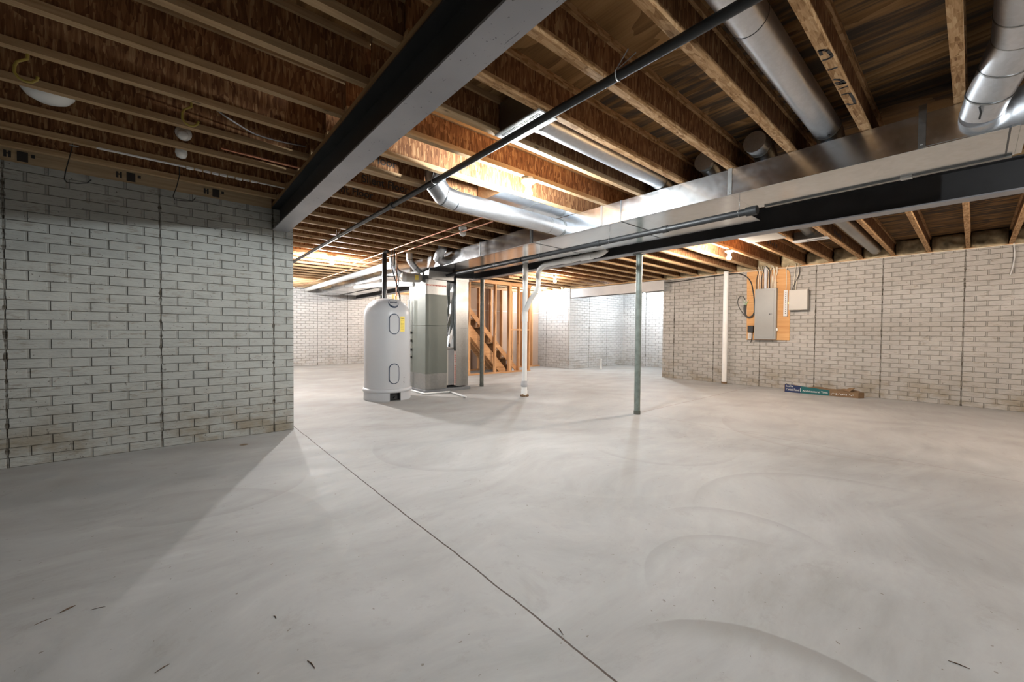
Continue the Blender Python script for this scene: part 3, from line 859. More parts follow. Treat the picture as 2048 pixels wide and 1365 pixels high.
o = MB().tube(rounded([(.098, jy(7, .06) + .028, 2.41), (.17, 3.10, 2.47), (.30, 3.25, 2.47), (.45, 3.36, 2.462), (.56, 3.37, 2.461), (.67, 3.37, 2.468), (.80, 3.38, 2.485)], .05), .0055, 8).build('grey_cable', M_['greywire'])
tag(o, 'thin grey cable drooping from a joist left of the near steel beam', 'cable')
o = MB()
o.box(-.40, .10, 4.175, 4.20, 2.382, 2.3895)
for i in range(9):
    a = .10 + i * .055
    o.box(a + .004, a + .05, 4.172 + .004 * (i % 2), 4.204 - .006 * (i % 3), 2.376 + .002 * (i % 2), 2.3895)
o.box(.58, .86, 4.186, 4.20, 2.383, 2.3895)
tag(o.build('paper_strip', M_['porc']), 'ragged white strip stuck under a joist near the left brick wall', 'strip')

# zigzag straps above the far duct
for i, (xx, yy) in enumerate(((3.25, 8.0), (3.22, 9.6), (3.2, 11.6))):
    g = MB()
    p = []
    for k in range(9):
        p.append((xx + .0, yy + k * .07, 2.41 if k % 2 else 2.30))
    g.tube(p, .010, 6)
    tag(g.build('cable_zigzag', M_['white']), ['nearest', 'middle', 'farthest'][i] + ' zigzag of white strap between the joists and the far ducts', 'strap', 'white zigzag straps over the far ducts')

# ------------------------------------------------------------------ small ceiling things, left bays
def hooky(name, label, pts, y, rad, mat, ext=0):
    p = [(x, y, z) for x, z in pts]
    t = MB().tube([(p[0][0], y, ZJ + .001)] + p, rad, 8).build(name, mat)
    return tag(t, label, 'hook', 'vinyl and wire hooks under the left joists')
H = [(-.514, 2.367), (-.547, 2.34), (-.555, 2.317), (-.556, 2.286), (-.543, 2.265), (-.523, 2.256), (-.503, 2.26), (-.487, 2.276), (-.483, 2.294)]
hooky('utility_hook', 'yellow coated hook screwed under a joist near the top left corner, above the white dome', H, 3.0, .0062, M_['hook'])
hooky('utility_hook', 'yellow coated hook screwed under a joist where the thin grey cable starts', [(x + .614, z) for x, z in H], 3.0, .0062, M_['hook'])
W1 = [(-.522, 2.375), (-.536, 2.299), (-.559, 2.177), (-.565, 2.125), (-.553, 2.106), (-.50, 2.112), (-.455, 2.126), (-.432, 2.156)]
o = hooky('wire_hanger', 'black wire hanger with a ring at its top, left one before the left brick wall', W1, 4.215, .0032, M_['dark'])
ri = MB().tube([(-.515 + .022 * math.cos(a), 4.215 + .02 * math.sin(a), 2.375 + .004 * math.sin(a)) for a in [i * PI / 8 for i in range(17)]], .003, 6).build('ring', M_['galvs'], o)
W2 = [(.060, 2.375), (.062, 2.322), (.045, 2.23), (.02, 2.14), (.032, 2.112), (.09, 2.118), (.142, 2.127), (.162, 2.16)]
hooky('wire_hanger', 'black wire hanger below the ragged white strip, right one before the left brick wall', W2, 4.215, .0032, M_['dark'])
# white dome
cx, cy = -.54, jy(8, .06) + .20
o = MB().lathe(cx, cy, [(.01, 2.402), (.050, 2.406), (.085, 2.424), (.108, 2.455), (.116, 2.50), (.116, 2.629)], 36).build('white_dome', M_['porc'])
tag(o, 'round white dome fitted up between two joists at the left edge', 'fixture')
t = thing('ceiling_lamp', 'unlit white bulb in a lampholder, in the dark bays left of the near steel beam', 'light bulb', (.07, 3.66, 2.5))
MB().box(.03, .15, 3.79, 3.868, 2.44, 2.54).build('junction_box', M_['galvs'], t)
MB().tube([(.08, 3.79, 2.50), (.08, 3.75, 2.48), (.08, 3.73, 2.465)], [.05, .045, .028], 20).build('lampholder', M_['porc'], t)
MB().ball((.075, 3.70, 2.455), .034).build('bulb', M_['glassoff'], t)
o = MB().lathe(.07, 3.99, [(.012, 2.385), (.028, 2.392), (.038, 2.42), (.034, 2.45), (.030, 2.629)], 24).build('porcelain_fixture', M_['porc'])
tag(o, 'small round white fixture peeking below a joist under the unlit bulb at left', 'cap')
t = thing('ceiling_lamp', 'unlit round white bulb under the joists between the copper lines and the trunk duct', 'light bulb', (2.82, 4.25, ZJ))
MB().lathe(2.83, 4.27, [(.05, 2.37), (.05, 2.40)], 20).build('lampholder', M_['porc'], t)
MB().ball((2.83, 4.27, 2.33), .043).build('bulb', M_['glassoff'], t)
# ------------------------------------------------------------------ posts
def post(x, y, label, mat, r=.039):
    t = thing('steel_post', label, 'post', (x, y, 0))
    MB().lathe(x, y, [(r, .0), (r, 2.098)], 28).build('tube', mat, t)
    MB().box(x - .06, x + .06, y - .06, y + .06, 2.098, 2.1095).build('cap_plate', M_['postdark'], t)
    MB().lathe(x, y, [(r + .004, 0), (r + .004, .05)], 20).build('base_collar', M_['postdark'], t)
post(4.66, 2.875, 'tall grey-green steel post standing on the saw-cut joint in front of the white nook', M_['post'])
post(4.62, 6.28, 'dark slim steel post standing in front of the stair framing', M_['postdark'])
post(4.62, 11.2, 'far steel post seen past the water heater, below the dark beam', M_['postdark'])

# ------------------------------------------------------------------ water heater
hx, hy = 2.625, 6.11
wh = thing('water_heater', 'tall pale grey domed water heater standing left of the air handler', 'water heater', (hx, hy, 0))
R = .355
prof = [(R, .17), (R, 1.30)]
for i in range(1, 13):
    a = PI / 2 * i / 12
    prof.append((.06 + (R - .06) * math.cos(a) ** .8 if i < 12 else .06, 1.30 + .285 * math.sin(a)))
MB().lathe(hx, hy, prof, 64).build('tank_body', M_['tank'], wh)
MB().lathe(hx, hy, [(R + .012, .125), (R + .024, .14), (R + .024, .168), (R + .006, .185), (R - .01, .19)], 64).build('base_rim', M_['tank'], wh)
g = MB()
def arcwall(g, a0, a1, r, z0, z1, n=24, th=.02):
    vs = []
    for i in range(n + 1):
        a = a0 + (a1 - a0) * i / n
        for (q, z) in ((r, z0), (r, z1), (r - th, z1), (r - th, z0)):
            vs.append((hx + q * math.cos(a), hy + q * math.sin(a), z))
    fs = []
    for i in range(n):
        for k in range(4):
            fs.append((i * 4 + k, i * 4 + (k + 1) % 4, i * 4 + 4 + (k + 1) % 4, i * 4 + 4 + k))
    fs += [(0, 3, 2, 1), (n * 4, n * 4 + 1, n * 4 + 2, n * 4 + 3)]
    g._add(vs, fs, False)
ca = math.atan2(-hy, -hx)       # toward the viewer
fa = ca + .34
arcwall(g, fa + .24, fa + 2 * PI - .24, R + .006, 0, .127, 60, .03)
g.build('base_ring', M_['tank'], wh)
MB().lathe(hx, hy, [(R - .06, .01), (R - .06, .126)], 40).build('drain_recess', M_['dark'], wh)
dd = Vector((math.cos(fa), math.sin(fa), 0))
p = Vector((hx, hy, .05)) + dd * (R - .07)
MB().tube([p, p + dd * .07], .018, 14).build('drain_valve', M_['dark'], wh)
def oval_on(root, ang, zc, hw, hh, rad, name, mat, th=.006, r_off=0.0, n=40):
    """stadium-shaped plate bent round the tank"""
    g = MB(); pts = []
    for i in range(n):
        a = 2 * PI * i / n
        cxx, czz = math.cos(a), math.sin(a)
        xx = hw * cxx; zz = (hh - hw) * (1 if czz > 0 else -1) + hw * czz if abs(czz) > 1e-6 else 0
        pts.append((xx, zz))
    vs = []
    for lay in (0, 1):
        q = R + r_off + (th if lay else -.01)
        for (xx, zz) in pts:
            a = ang + xx / R
            vs.append((hx + q * math.cos(a), hy + q * math.sin(a), zc + zz))
    # triangulate in vertical strips so the face follows the curve
    fs = []
    for i in range(n):
        j = (i + 1) % n
        fs.append((i, j, n + j, n + i))
    for i in range(n // 4 * 2):
        pass
    g._add(vs, fs, True)
    half = []
    for i in range(n // 2):
        a, b = (i + n // 4 * 3) % n, (i + 1 + n // 4 * 3) % n
        c, d_ = (n // 4 * 3 * 2 - (i + 1 + n // 4 * 3)) % n, (n // 4 * 3 * 2 - (i + n // 4 * 3)) % n
        half.append((n + a, n + b, n + c, n + d_))
    g._add(vs, half, True)
    return g.build(name, mat, root)
for zc in (1.355 - .02, .455):
    pz = 1.18 if zc > 1 else .42
    a0 = fa - .06 if zc > 1 else fa - .06
    fr_ = oval_on(wh, a0, pz, .080, .158, R, 'gasket', M_['navy'], .005)
    oval_on(wh, a0, pz, .067, .145, R, 'access_cover', M_['tank'], .012)
# badge on the shoulder
bz = 1.497; bq = R - .067
bc = Vector((hx + bq * math.cos(fa - .04), hy + bq * math.sin(fa - .04), bz))
bn = Vector((math.cos(fa - .04) * .72, math.sin(fa - .04) * .72, .69)).normalized()
bx_ = Vector((-math.sin(fa - .04), math.cos(fa - .04), 0)); by_ = bn.cross(bx_).normalized()
if by_.z < 0: by_ = -by_
bxr = by_.cross(bn).normalized()
def disc(name, rx, ry, off, mat):
    g = MB(); n = 32
    vs = [bc + bn * (off - .03) + bxr * rx * math.cos(2 * PI * i / n) + by_ * ry * math.sin(2 * PI * i / n) for i in range(n)]
    vs += [bc + bn * off + bxr * rx * math.cos(2 * PI * i / n) + by_ * ry * math.sin(2 * PI * i / n) for i in range(n)]
    g._add(vs, [(i, (i + 1) % n, n + (i + 1) % n, n + i) for i in range(n)], True)
    g._add(vs[n:], [tuple(range(n))])
    return g.build(name, mat, wh)
disc('badge_rim', .075, .082, .012, M_['navy'])
disc('badge', .068, .075, .015, M_['tank'])
g = MB(); c0 = bc + bn * .0165
g._add([c0 + bxr * sx * .055 + by_ * (sy * .017 + .008) for sx, sy in ((-1, -1), (1, -1), (1, 1), (-1, 1))] , [(0, 1, 2, 3)])
g.build('badge_plate', M_['navy'], wh)
text_mesh('badge_lettering', 'Marathon', .022, M_['white'], wh, c0 + bn * .001 - bxr * .048 + by_ * -.001, bxr, by_, .0003, width=.096)
# yellow energy label
g = MB(); n = 8
a1 = fa + .215
vs = []
for i in range(n + 1):
    a = a1 + (i / n) * .24
    for zz in (1.065, 1.30):
        vs.append((hx + (R + .0015) * math.cos(a), hy + (R + .0015) * math.sin(a), zz))
g._add(vs, [(2 * i, 2 * i + 2, 2 * i + 3, 2 * i + 1) for i in range(n)], True)
g.build('energy_label', M_['yellow'], wh)
am = a1 + .02
text_mesh('label_lettering', 'EnergyGuide', .02, M_['stamp'], wh, (hx + (R + .0035) * math.cos(am), hy + (R + .0035) * math.sin(am), 1.265), (-math.sin(am + .1), math.cos(am + .1), 0), (0, 0, 1), .0003, width=.07, bold=.0008)
g = MB()
for i in range(7):
    zz = 1.235 - i * .022
    for k in range(3):
        a = a1 + .03 + k * .055
        p0 = Vector((hx + (R + .003) * math.cos(a), hy + (R + .003) * math.sin(a), zz)); p1 = Vector((hx + (R + .003) * math.cos(a + .045), hy + (R + .003) * math.sin(a + .045), zz))
        g._add([p0, p1, p1 + Vector((0, 0, .003)), p0 + Vector((0, 0, .003))], [(0, 1, 2, 3)])
g.build('label_lines', M_['kraft'], wh)
g = MB()
for i in range(6):
    a = a1 + .16 + .02 * (i % 2); zz = .245 + i * .02
    p0 = Vector((hx + (R + .003) * math.cos(a), hy + (R + .003) * math.sin(a), zz)); p1 = Vector((hx + (R + .003) * math.cos(a + .06), hy + (R + .003) * math.sin(a + .06), zz))
    g._add([p0, p1, p1 + Vector((0, 0, .007)), p0 + Vector((0, 0, .007))], [(0, 1, 2, 3)])
g.build('rating_print', M_['filter'], wh)
MB().tube([(2.70, 6.08, 1.585), (2.70, 6.08, 1.66)], .016, 12).build('brass_nipple', M_['brass'], wh)
MB().tube([(2.745, 6.06, 1.575), (2.745, 6.06, 1.64)], .014, 12).build('brass_nipple', M_['brass'], wh)
o = MB().tube(rounded([(2.57, 6.10, 1.582), (2.57, 6.10, 2.325), (2.60, 6.02, 2.325)], .03), [.036, .036] + [.024] * 7, 16).build('insulated_riser', M_['wrap_and_gap'])
tag(o, 'black insulated water pipe rising from the water heater to the copper lines', 'pipe')
o = MB().tube([(2.752, 6.055, 1.64), (2.752, 6.055, 2.33)], .011, 10).build('copper_riser', M_['copper'])
tag(o, 'thin copper riser on top of the water heater beside the looping cables', 'pipe')
o = MB().tube(rounded([(2.79, 6.0, 1.55), (2.77, 6.02, 1.72), (2.70, 6.03, 1.95), (2.66, 6.05, 2.1), (2.68, 6.06, 2.38)], .12), .010, 8).build('flexible_conduit', M_['rubber'])
tag(o, 'dark flexible power conduit curving up from the badge of the water heater', 'cable')
o = MB().tube(rounded([(2.745, 6.03, 1.70), (2.78, 6.02, 1.9), (2.70, 6.02, 2.1), (2.71, 6.04, 2.38)], .12), .008, 8).build('black_cable', M_['rubber'])
tag(o, 'black cable crossing the flexible conduit above the water heater', 'cable')

# ------------------------------------------------------------------ air handler
ah = thing('air_handler', 'tall grey-green air handler cabinet with bare metal base and plenum, right of the water heater', 'air handler', (3.55, 6.5, 0))
MB().box(3.335, 3.765, 6.175, 6.80, .05, .33).build('metal_base', M_['galvs'], ah, .002)
MB().box(3.333, 3.767, 6.172, 6.80, .33, 1.17).build('lower_cabinet', M_['cabinet'], ah, .003)
MB().box(3.333, 3.767, 6.172, 6.80, 1.175, 1.72).build('upper_cabinet', M_['cabinet'], ah, .003)
MB().box(3.34, 3.76, 6.18, 6.80, 1.72, 1.984).build('plenum', M_['galvs'], ah, .002)
MB().box(3.335, 3.368, 6.30, 6.80, 1.984, 2.10).build('plenum_cap', M_['galvs'], ah, .002)
MB().box(3.345, 3.755, 6.1785, 6.181, 1.865, 1.90).build('foil_tape', M_['pinktape'], ah)
g = MB()
for i in range(13):
    x = 3.36 + i * .030
    g.box(x, x + .020, 6.1765, 6.1787, 1.872 + .004 * (i % 2), 1.893 - .003 * (i % 3))
g.build('tape_print', M_['red'], ah)
MB().box(3.30, 4.25, 6.13, 6.85, 0, .05).build('equipment_pad', M_['slab'], ah, .004)
g = MB()
for z in (1.05, .90, .74, .60):
    g.tube([(3.334, 6.68, z), (3.30, 6.70, z)], .022, 12)
g.build('knockout_plug', M_['dark'], ah)
MB().tube(rounded([(3.28, 6.70, 1.65), (3.285, 6.70, .25), (3.30, 6.70, .06)], .05), .018, 10).build('drain_riser', M_['pvc'], ah)
# transition and return drop
rt = thing('return_drop', 'wide bare metal return duct standing at the right side of the air handler', 'duct', (4.1, 6.4, .05))
MB().box(3.955, 4.225, 6.175, 6.75, .07, 1.13).build('lower_section', M_['galvs'], rt, .002)
MB().box(3.955, 4.225, 6.175, 6.75, 1.14, 2.01).build('upper_section', M_['galvs'], rt, .002)
MB().box(3.95, 4.23, 6.172, 6.75, 1.13, 1.14).build('drive_seam', M_['galvs'], rt)
MB().box(3.95, 4.23, 6.17, 6.76, 2.01, 2.05).build('top_flange', M_['galvs'], rt)
MB().box(3.96, 4.37, 6.2, 6.72, 2.05, 2.18).build('dark_boot', M_['wrap_and_gap'], rt)
tr = thing('offset_transition', 'crumpled sheet metal transition between the air handler and the return duct', 'duct', (3.86, 6.3, .75))
g = MB()
cols = [3.77, 3.80, 3.83, 3.87, 3.95]
zs = [.78, 1.0, 1.2, 1.4, 1.6, 1.8, 1.96]
vs = []
for j, z in enumerate(zs):
    for i, x in enumerate(cols):
        d_ = .05 * math.sin(i * 1.7 + j * .9) + (.06 if (i == 2 and j > 2) else 0)
        if i in (0, 4): d_ = 0
        vs.append((x, 6.25 - d_ * .6, z))
fs = [(j * 5 + i, j * 5 + i + 1, j * 5 + i + 6, j * 5 + i + 5) for j in range(6) for i in range(4)]
g._add(vs, fs)
vs2 = [(v[0], 6.55, v[2]) for v in vs]
g._add(vs2, [q[::-1] for q in fs])
g.build('bent_sheet', G, tr)
MB().box(3.775, 3.95, 6.23, 6.60, .765, .79).build('bottom_lip', M_['galvs'], tr)
MB().box(3.775, 3.95, 6.27, 6.60, .79, 1.12).build('dark_throat', M_['wrap_and_gap'], tr)
fl = thing('filter_rack', 'narrow grey filter rack low between the air handler and the return duct', 'filter rack', (3.86, 6.3, .1))
MB().box(3.80, 3.925, 6.19, 6.70, .10, .75).build('case', M_['filter'], fl, .002)
MB().box(3.770, 3.80, 6.185, 6.70, .10, .75).build('edge_strip', M_['beige'], fl)
MB().box(3.925, 3.954, 6.183, 6.70, .09, .72).build('label_strip', M_['pinktape'], fl)
g = MB()
for i in range(14):
    z = .13 + i * .038
    if i == 9: continue
    g.box(3.931, 3.948, 6.181, 6.1835, z, z + .026)
g.build('label_print', M_['red'], fl)
# round ducts on top of the plenum
t = thing('round_duct', 'small galvanized duct with elbows climbing left from the top of the air handler, in front', 'duct', (3.2, 6.45, 2.0))
pts = rounded([(3.14, 6.40, 2.60), (3.14, 6.40, 2.30), (3.24, 6.40, 2.19), (3.36, 6.42, 2.11), (3.42, 6.44, 2.08)], .06)
MB().tube(pts, .052, 24).build('pipe', R2, t)
ring(t, (3.14, 6.40, 2.31), (0, 0, 1), .056); ring(t, (3.26, 6.40, 2.175), (1, 0, -.8), .056)
t = thing('round_duct', 'small galvanized duct reaching left behind the expansion tank at the air handler', 'duct', (3.05, 6.7, 2.0))
pts = rounded([(2.98, 6.75, 2.38), (3.02, 6.75, 2.20), (3.12, 6.75, 2.10), (3.36, 6.74, 2.08)], .08)
MB().tube(pts, .055, 24).build('pipe', R2, t)
ring(t, (3.01, 6.75, 2.24), (.2, 0, -1), .059)
t = thing('round_duct', 'galvanized elbow duct rising from the near side of the trunk duct above the air handler', 'duct', (3.37, 5.75, 2.2))
MB().tube([(3.335, 5.62, 2.60), (3.335, 5.62, 2.40)], .068, 28).build('riser', R2, t)
MB().tube([(3.335, 5.62, 2.40), (3.31, 5.68, 2.33)], .069, 28).build('elbow_gore', R2, t)
MB().tube([(3.31, 5.68, 2.33), (3.345, 5.80, 2.27)], .069, 28).build('elbow_gore', R2, t)
MB().ball((3.335, 5.62, 2.40), .068, 24, 14).build('elbow_gore', R2, t)
MB().ball((3.31, 5.68, 2.33), .068, 24, 14).build('elbow_gore', R2, t)
ring(t, (3.335, 5.62, 2.405), (0, 0, 1), .0705, .004, M_['band'], 'gore_seam')
MB().tube([(3.345, 5.80, 2.27), (3.49, 5.83, 2.26)], .069, 28).build('collar', R2, t)
MB().box(3.275, 3.28, 5.655, 5.665, 2.335, 2.345).build('screw', M_['dark'], t)
t = thing('expansion_tank', 'beige horizontal cylinder with a yellow sticker beside the top of the air handler', 'tank', (3.1, 6.38, 1.92))
c0, c1 = Vector((2.98, 6.42, 2.00)), Vector((3.33, 6.30, 2.00))
dv_ = (c1 - c0).normalized()
MB().tube([c0, c0 + dv_ * .02, c0 + dv_ * .04, c1 - dv_ * .04, c1 - dv_ * .015, c1], [.03, .062, .078, .078, .062, .03], 30).build('shell', M_['beige'], t)
MB().tube([c0 + dv_ * .035, c0 + dv_ * .10], .0795, 30).build('white_cap', M_['white'], t)
q = c0 + dv_ * .24
sd_ = Vector((dv_.y, -dv_.x, 0))
if sd_.dot(Vector((-1, -1, 0))) < 0: sd_ = -sd_
g = MB(); vs = []
for i in range(5):
    a = -.55 + i * .28
    off = sd_ * .0800 * math.cos(a) + Vector((0, 0, 1)) * .0800 * math.sin(a)
    vs += [q + off, q + off + dv_ * .06]
g._add(vs, [(2 * i, 2 * i + 1, 2 * i + 3, 2 * i + 2) for i in range(4)], True)
g.build('sticker', M_['yellow'], t)
MB().tube([c0, c0 - dv_ * .22], .008, 8).build('inlet_pipe', M_['dark'], t)
o = MB().tube(rounded([(3.26, 6.75, .018), (3.235, 6.02, .018), (3.70, 5.96, .018), (3.60, 5.35, .018), (3.62, 5.33, .010)], .03), .0155, 12).build('condensate_pipe', M_['pvc'])
tag(o, 'thin white condensate pipe lying on the floor in front of the air handler', 'pipe')

# ------------------------------------------------------------------ drain stack
px_, py_ = 4.475, 4.88
ds_ = thing('drain_stack', 'white plastic drain stack with a wye, standing on the floor beside the dark beam', 'drain pipe', (px_, py_, 0))
MB().lathe(px_, py_, [(.042, .18), (.042, 2.20)], 28).build('main_pipe', M_['pvc'], ds_)
MB().lathe(px_, py_, [(.052, 0), (.052, .10), (.047, .11), (.047, .16)], 28).build('cleanout', M_['pvc'], ds_)
MB().lathe(px_, py_, [(.05, .16), (.057, .175), (.057, .215), (.05, .235), (.05, .26)], 28).build('rubber_coupling', M_['pvcgrey'], ds_)
MB().lathe(px_, py_, [(.05, 1.25), (.05, 1.42)], 28).build('wye_hub', M_['pvc'], ds_)
MB().lathe(px_, py_, [(.05, 2.06), (.05, 2.14)], 28).build('top_hub', M_['pvc'], ds_)
yw = py_ - .30
pw = rounded([(px_, py_, 1.40), (px_ + .0, py_ - .12, 1.60), (px_ + .01, yw, 1.78), (px_ + .01, yw, 2.06), (px_ + .01, yw - .12, 2.14), (px_ + .01, 3.62, 2.150)], .09)
MB().tube(pw, .040, 24).build('branch_pipe', M_['pvc'], ds_)
MB().tube([(px_ + .01, 4.02, 2.147), (px_ + .01, 3.86, 2.149)], .05, 24).build('hub', M_['pvc'], ds_)
MB().tube([(px_ + .01, 3.70, 2.150), (px_ + .01, 3.50, 2.152)], .05, 24).build('hub', M_['pvc'], ds_)
MB().tube(rounded([(px_ + .01, 3.55, 2.152), (px_ + .01, 3.36, 2.155), (px_ + .02, 3.27, 2.21)], .08), .042, 24).build('end_elbow', M_['pvc'], ds_)
g = MB()
for i in range(9):
    a = i * .7
    g.ball((px_ + .05 * math.cos(a), py_ + .05 * math.sin(a), .012), .016 + .006 * (i % 3), 8, 6)
g.build('foam_crumbs', M_['kraft'], ds_)
o = MB().lathe(9.75, 7.25, [(.028, 0), (.028, .27), (.034, .272), (.034, .30)], 20).build('pipe_stub', M_['pvc'])
tag(o, 'short white capped pipe stub standing on the floor of the white nook', 'pipe')
rp = thing('wall_pipe', 'full-height white plastic pipe standing against the right wall, left of the electrical panel', 'pipe', (9.055, 3.49, 0))
MB().lathe(9.055, 3.49, [(.049, .02), (.049, ZJ + .02)], 28).build('pipe', M_['pvc'], rp)
MB().lathe(9.055, 3.49, [(.056, 0), (.056, .04)], 28).build('floor_seal', M_['kraft'], rp)

# ------------------------------------------------------------------ stair framing
YS = 8.0
sw = thing('stair_wall_framing', 'open stud wall of orange lumber around the stairs behind the dark post', 'stud wall', (6.5, YS + .045, 0))
MB().box(5.05, 7.56, YS, YS + .089, 0, .038).build('bottom_plate', M_['studx'], sw)
MB().box(5.05, 7.56, YS, YS + .089, 2.30, 2.338).build('top_plate', M_['studx'], sw)
MB().box(5.05, 7.56, YS, YS + .089, 2.338, 2.385).build('top_plate', M_['studx'], sw)
for x, w_ in ((5.10, .038), (5.50, .038), (5.93, .038), (6.31, .038), (6.78, .085), (7.12, .038), (7.50, .038)):
    MB().box(x, x + w_, YS + .001, YS + .088, .038, 2.30).build('stud', M_['stud'], sw)
MB().box(6.865, 7.12, YS + .001, YS + .088, 1.12, 1.158).build('blocking', M_['studx'], sw)
MB().box(7.158, 7.50, YS + .001, YS + .088, 1.12, 1.158).build('blocking', M_['studx'], sw)
YB = 9.0
bw = thing('stair_back_wall', 'bare drywall on studs closing the far side of the stairs', 'wall', (7, YB + .05, 0))
MB().box(5.0, 8.92, YB + .09, YB + .103, 0.0, 2.36).build('drywall', M_['drywall'], bw)
for x in (5.62, 6.10, 6.52, 6.93, 7.33, 7.74, 8.15, 8.56):
    MB().box(x, x + .038, YB, YB + .088, .04, 2.30).build('stud', M_['stud'], bw)
MB().box(5.0, 8.92, YB, YB + .088, 2.30, 2.36).build('top_plate', M_['studx'], bw)
MB().box(5.0, 8.92, YB, YB + .088, 0, .04).build('bottom_plate', M_['studx'], bw)
MB().box(5.0, 8.92, YB + .0885, YB + .0905, 1.675, 1.69).build('joint_tape', M_['white'], bw)
stt = thing('staircase', 'rough lumber staircase seen from its open underside, sloping down to the right', 'stairs', (6.3, 8.5, 0))
def stringer(y0, y1, hi, lo):
    p = []
    xa, xb = 4.95, 7.20
    pts = [(xa, hi - xa), (min(xb, hi - .0), max(hi - xb, 0)), (hi, 0.0) if hi < xb else (xb, max(0, hi - xb)), (min(lo, xb), 0.0), (xa, lo - xa)]
    cl = []
    for q in pts:
        if not cl or (abs(cl[-1][0] - q[0]) + abs(cl[-1][1] - q[1])) > 1e-4: cl.append(q)
    g = MB()
    vs = [(x, y0, z) for x, z in cl] + [(x, y1, z) for x, z in cl]
    n = len(cl)
    g._add(vs, [tuple(range(n)), tuple(range(2 * n - 1, n - 1, -1))] + [(i, n + i, n + (i + 1) % n, (i + 1) % n) for i in range(n)])
    return g
stringer(8.10, 8.125, 7.27, 7.11).build('skirt_board', M_['studx'], stt)
stringer(8.16, 8.198, 6.88, 6.60).build('stringer', M_['stringer'], stt)
stringer(8.16, 8.20, 6.90, 6.875).build('ledger_strip', M_['studx'], stt)
stringer(8.93, 8.968, 7.12, 6.82).build('stringer', M_['stringer'], stt)
stringer(8.50, 8.538, 7.00, 6.72).build('stringer', M_['stringer'], stt)
for i in range(10):
    x = 5.0 + i * .20
    z = 7.00 - x
    MB().box(x - .02, x + .22, 8.14, 8.93, z - .03, z).build('tread', M_['tread_shade'], stt)
    MB().box(x + .18, x + .20, 8.14, 8.93, z - .20, z - .03).build('riser', M_['tread_shade'], stt)
# small junction box under the joists right of the framing
t = thing('junction_box', 'small dark junction box with white cover under the joists by the stair framing', 'junction box', (6.35, 7.0, 2.36))
MB().box(6.28, 6.40, 6.95, 7.05, 2.345, ZJ).build('box', M_['dark'], t)
MB().lathe(6.38, 6.98, [(.04, 2.325), (.05, 2.345)], 20).build('cover', M_['white'], t)

# ------------------------------------------------------------------ electrical, right wall
XW = 9.12
eb = thing('plywood_backer', 'tall plywood backer board on the right wall carrying the electrical panel', 'board', (XW, 2.7, .95))
MB().prism([(2.325, .955), (3.08, .955), (3.10, 2.36), (2.43, 2.36), (2.36, 2.31), (2.335, 2.22)], 0, XW - .019, XW - .0005).build('board', M_['backer'], eb)
ep_ = thing('electrical_panel', 'grey metal breaker panel mounted on the plywood board', 'electrical panel', (XW - .07, 2.72, .95))
MB().box(XW - .105, XW - .02, 2.535, 2.915, .965, 1.985).build('enclosure', M_['panel'], ep_, .004)
dr = MB().box(XW - .112, XW - .105, 2.575, 2.875, 1.01, 1.945).build('door', M_['panel'], ep_, .002)
MB().box(XW - .1135, XW - .112, 2.60, 2.655, 1.455, 1.485).build('latch', M_['filter'], dr)
MB().box(XW - .1145, XW - .1135, 2.635, 2.650, 1.460, 1.480).build('latch_handle', M_['dark'], dr)
gb = thing('terminal_strip', 'narrow white terminal strip with a row of black dots right of the breaker panel', 'terminal strip', (XW - .04, 2.39, 1.42))
MB().box(XW - .05, XW - .02, 2.365, 2.43, 1.425, 1.935).build('housing', M_['white'], gb, .002)
g = MB()
for i in range(11):
    z = 1.47 + i * .041
    g.box(XW - .0515, XW - .05, 2.39, 2.402, z, z + .018)
g.build('holes', M_['dark'], gb)
MB().box(XW - .045, XW - .02, 2.345, 2.364, 1.66, 1.70).build('clip', M_['brass'], gb)
bb = thing('low_voltage_box', 'flat square beige metal box hung on the bricks right of the plywood board', 'electrical box', (XW - .06, 2.17, 1.53))
MB().box(XW - .12, XW - .001, 2.03, 2.325, 1.535, 1.92).build('case', M_['beige'], bb, .003)
MB().box(XW - .124, XW - .12, 2.035, 2.32, 1.54, 1.915).build('lid', M_['beige'], bb, .002)
bo = thing('power_adapter', 'small black adapter plugged in beside the lower left corner of the breaker panel', 'adapter', (XW - .05, 2.99, 1.1))
MB().box(XW - .09, XW - .02, 2.945, 3.045, 1.11, 1.245).build('body', M_['dark'], bo, .004)
MB().tube([(XW - .07, 2.97, 1.12), (XW - .075, 2.965, 1.02), (XW - .06, 2.98, .93), (XW - .03, 3.0, .90)], .006, 8).build('cord', M_['rubber'], bo)
ob = thing('wall_outlet', 'cream wall outlet box under the black adapter', 'outlet', (XW - .05, 3.0, .96))
MB().box(XW - .06, XW - .02, 2.965, 3.045, .965, 1.10).build('box', M_['white'], ob, .003)
MB().box(XW - .064, XW - .06, 2.985, 3.025, .99, 1.08).build('face', M_['beige'], ob)
o = MB().box(XW - .07, XW - .02, 2.515, 2.533, 1.14, 1.19).build('bell_knob', M_['porc'])
tag(o, 'tiny white knob on the plywood at the lower right side of the breaker panel', 'fitting')
t = thing('service_conduit', 'thick grey service conduit entering the top of the breaker panel', 'conduit', (XW - .06, 2.74, 1.98))
MB().tube([(XW - .06, 2.74, 1.986), (XW - .06, 2.74, 2.20)], .027, 16).build('lower_section', M_['pvcgrey'], t)
MB().tube([(XW - .06, 2.74, 2.20), (XW - .06, 2.74, 2.44)], .031, 16).build('upper_section', M_['pvcgrey'], t)
ys = [2.90, 2.87, 2.84, 2.81, 2.785, 2.69, 2.67, 2.65, 2.63, 2.61, 2.59, 2.57, 2.555]
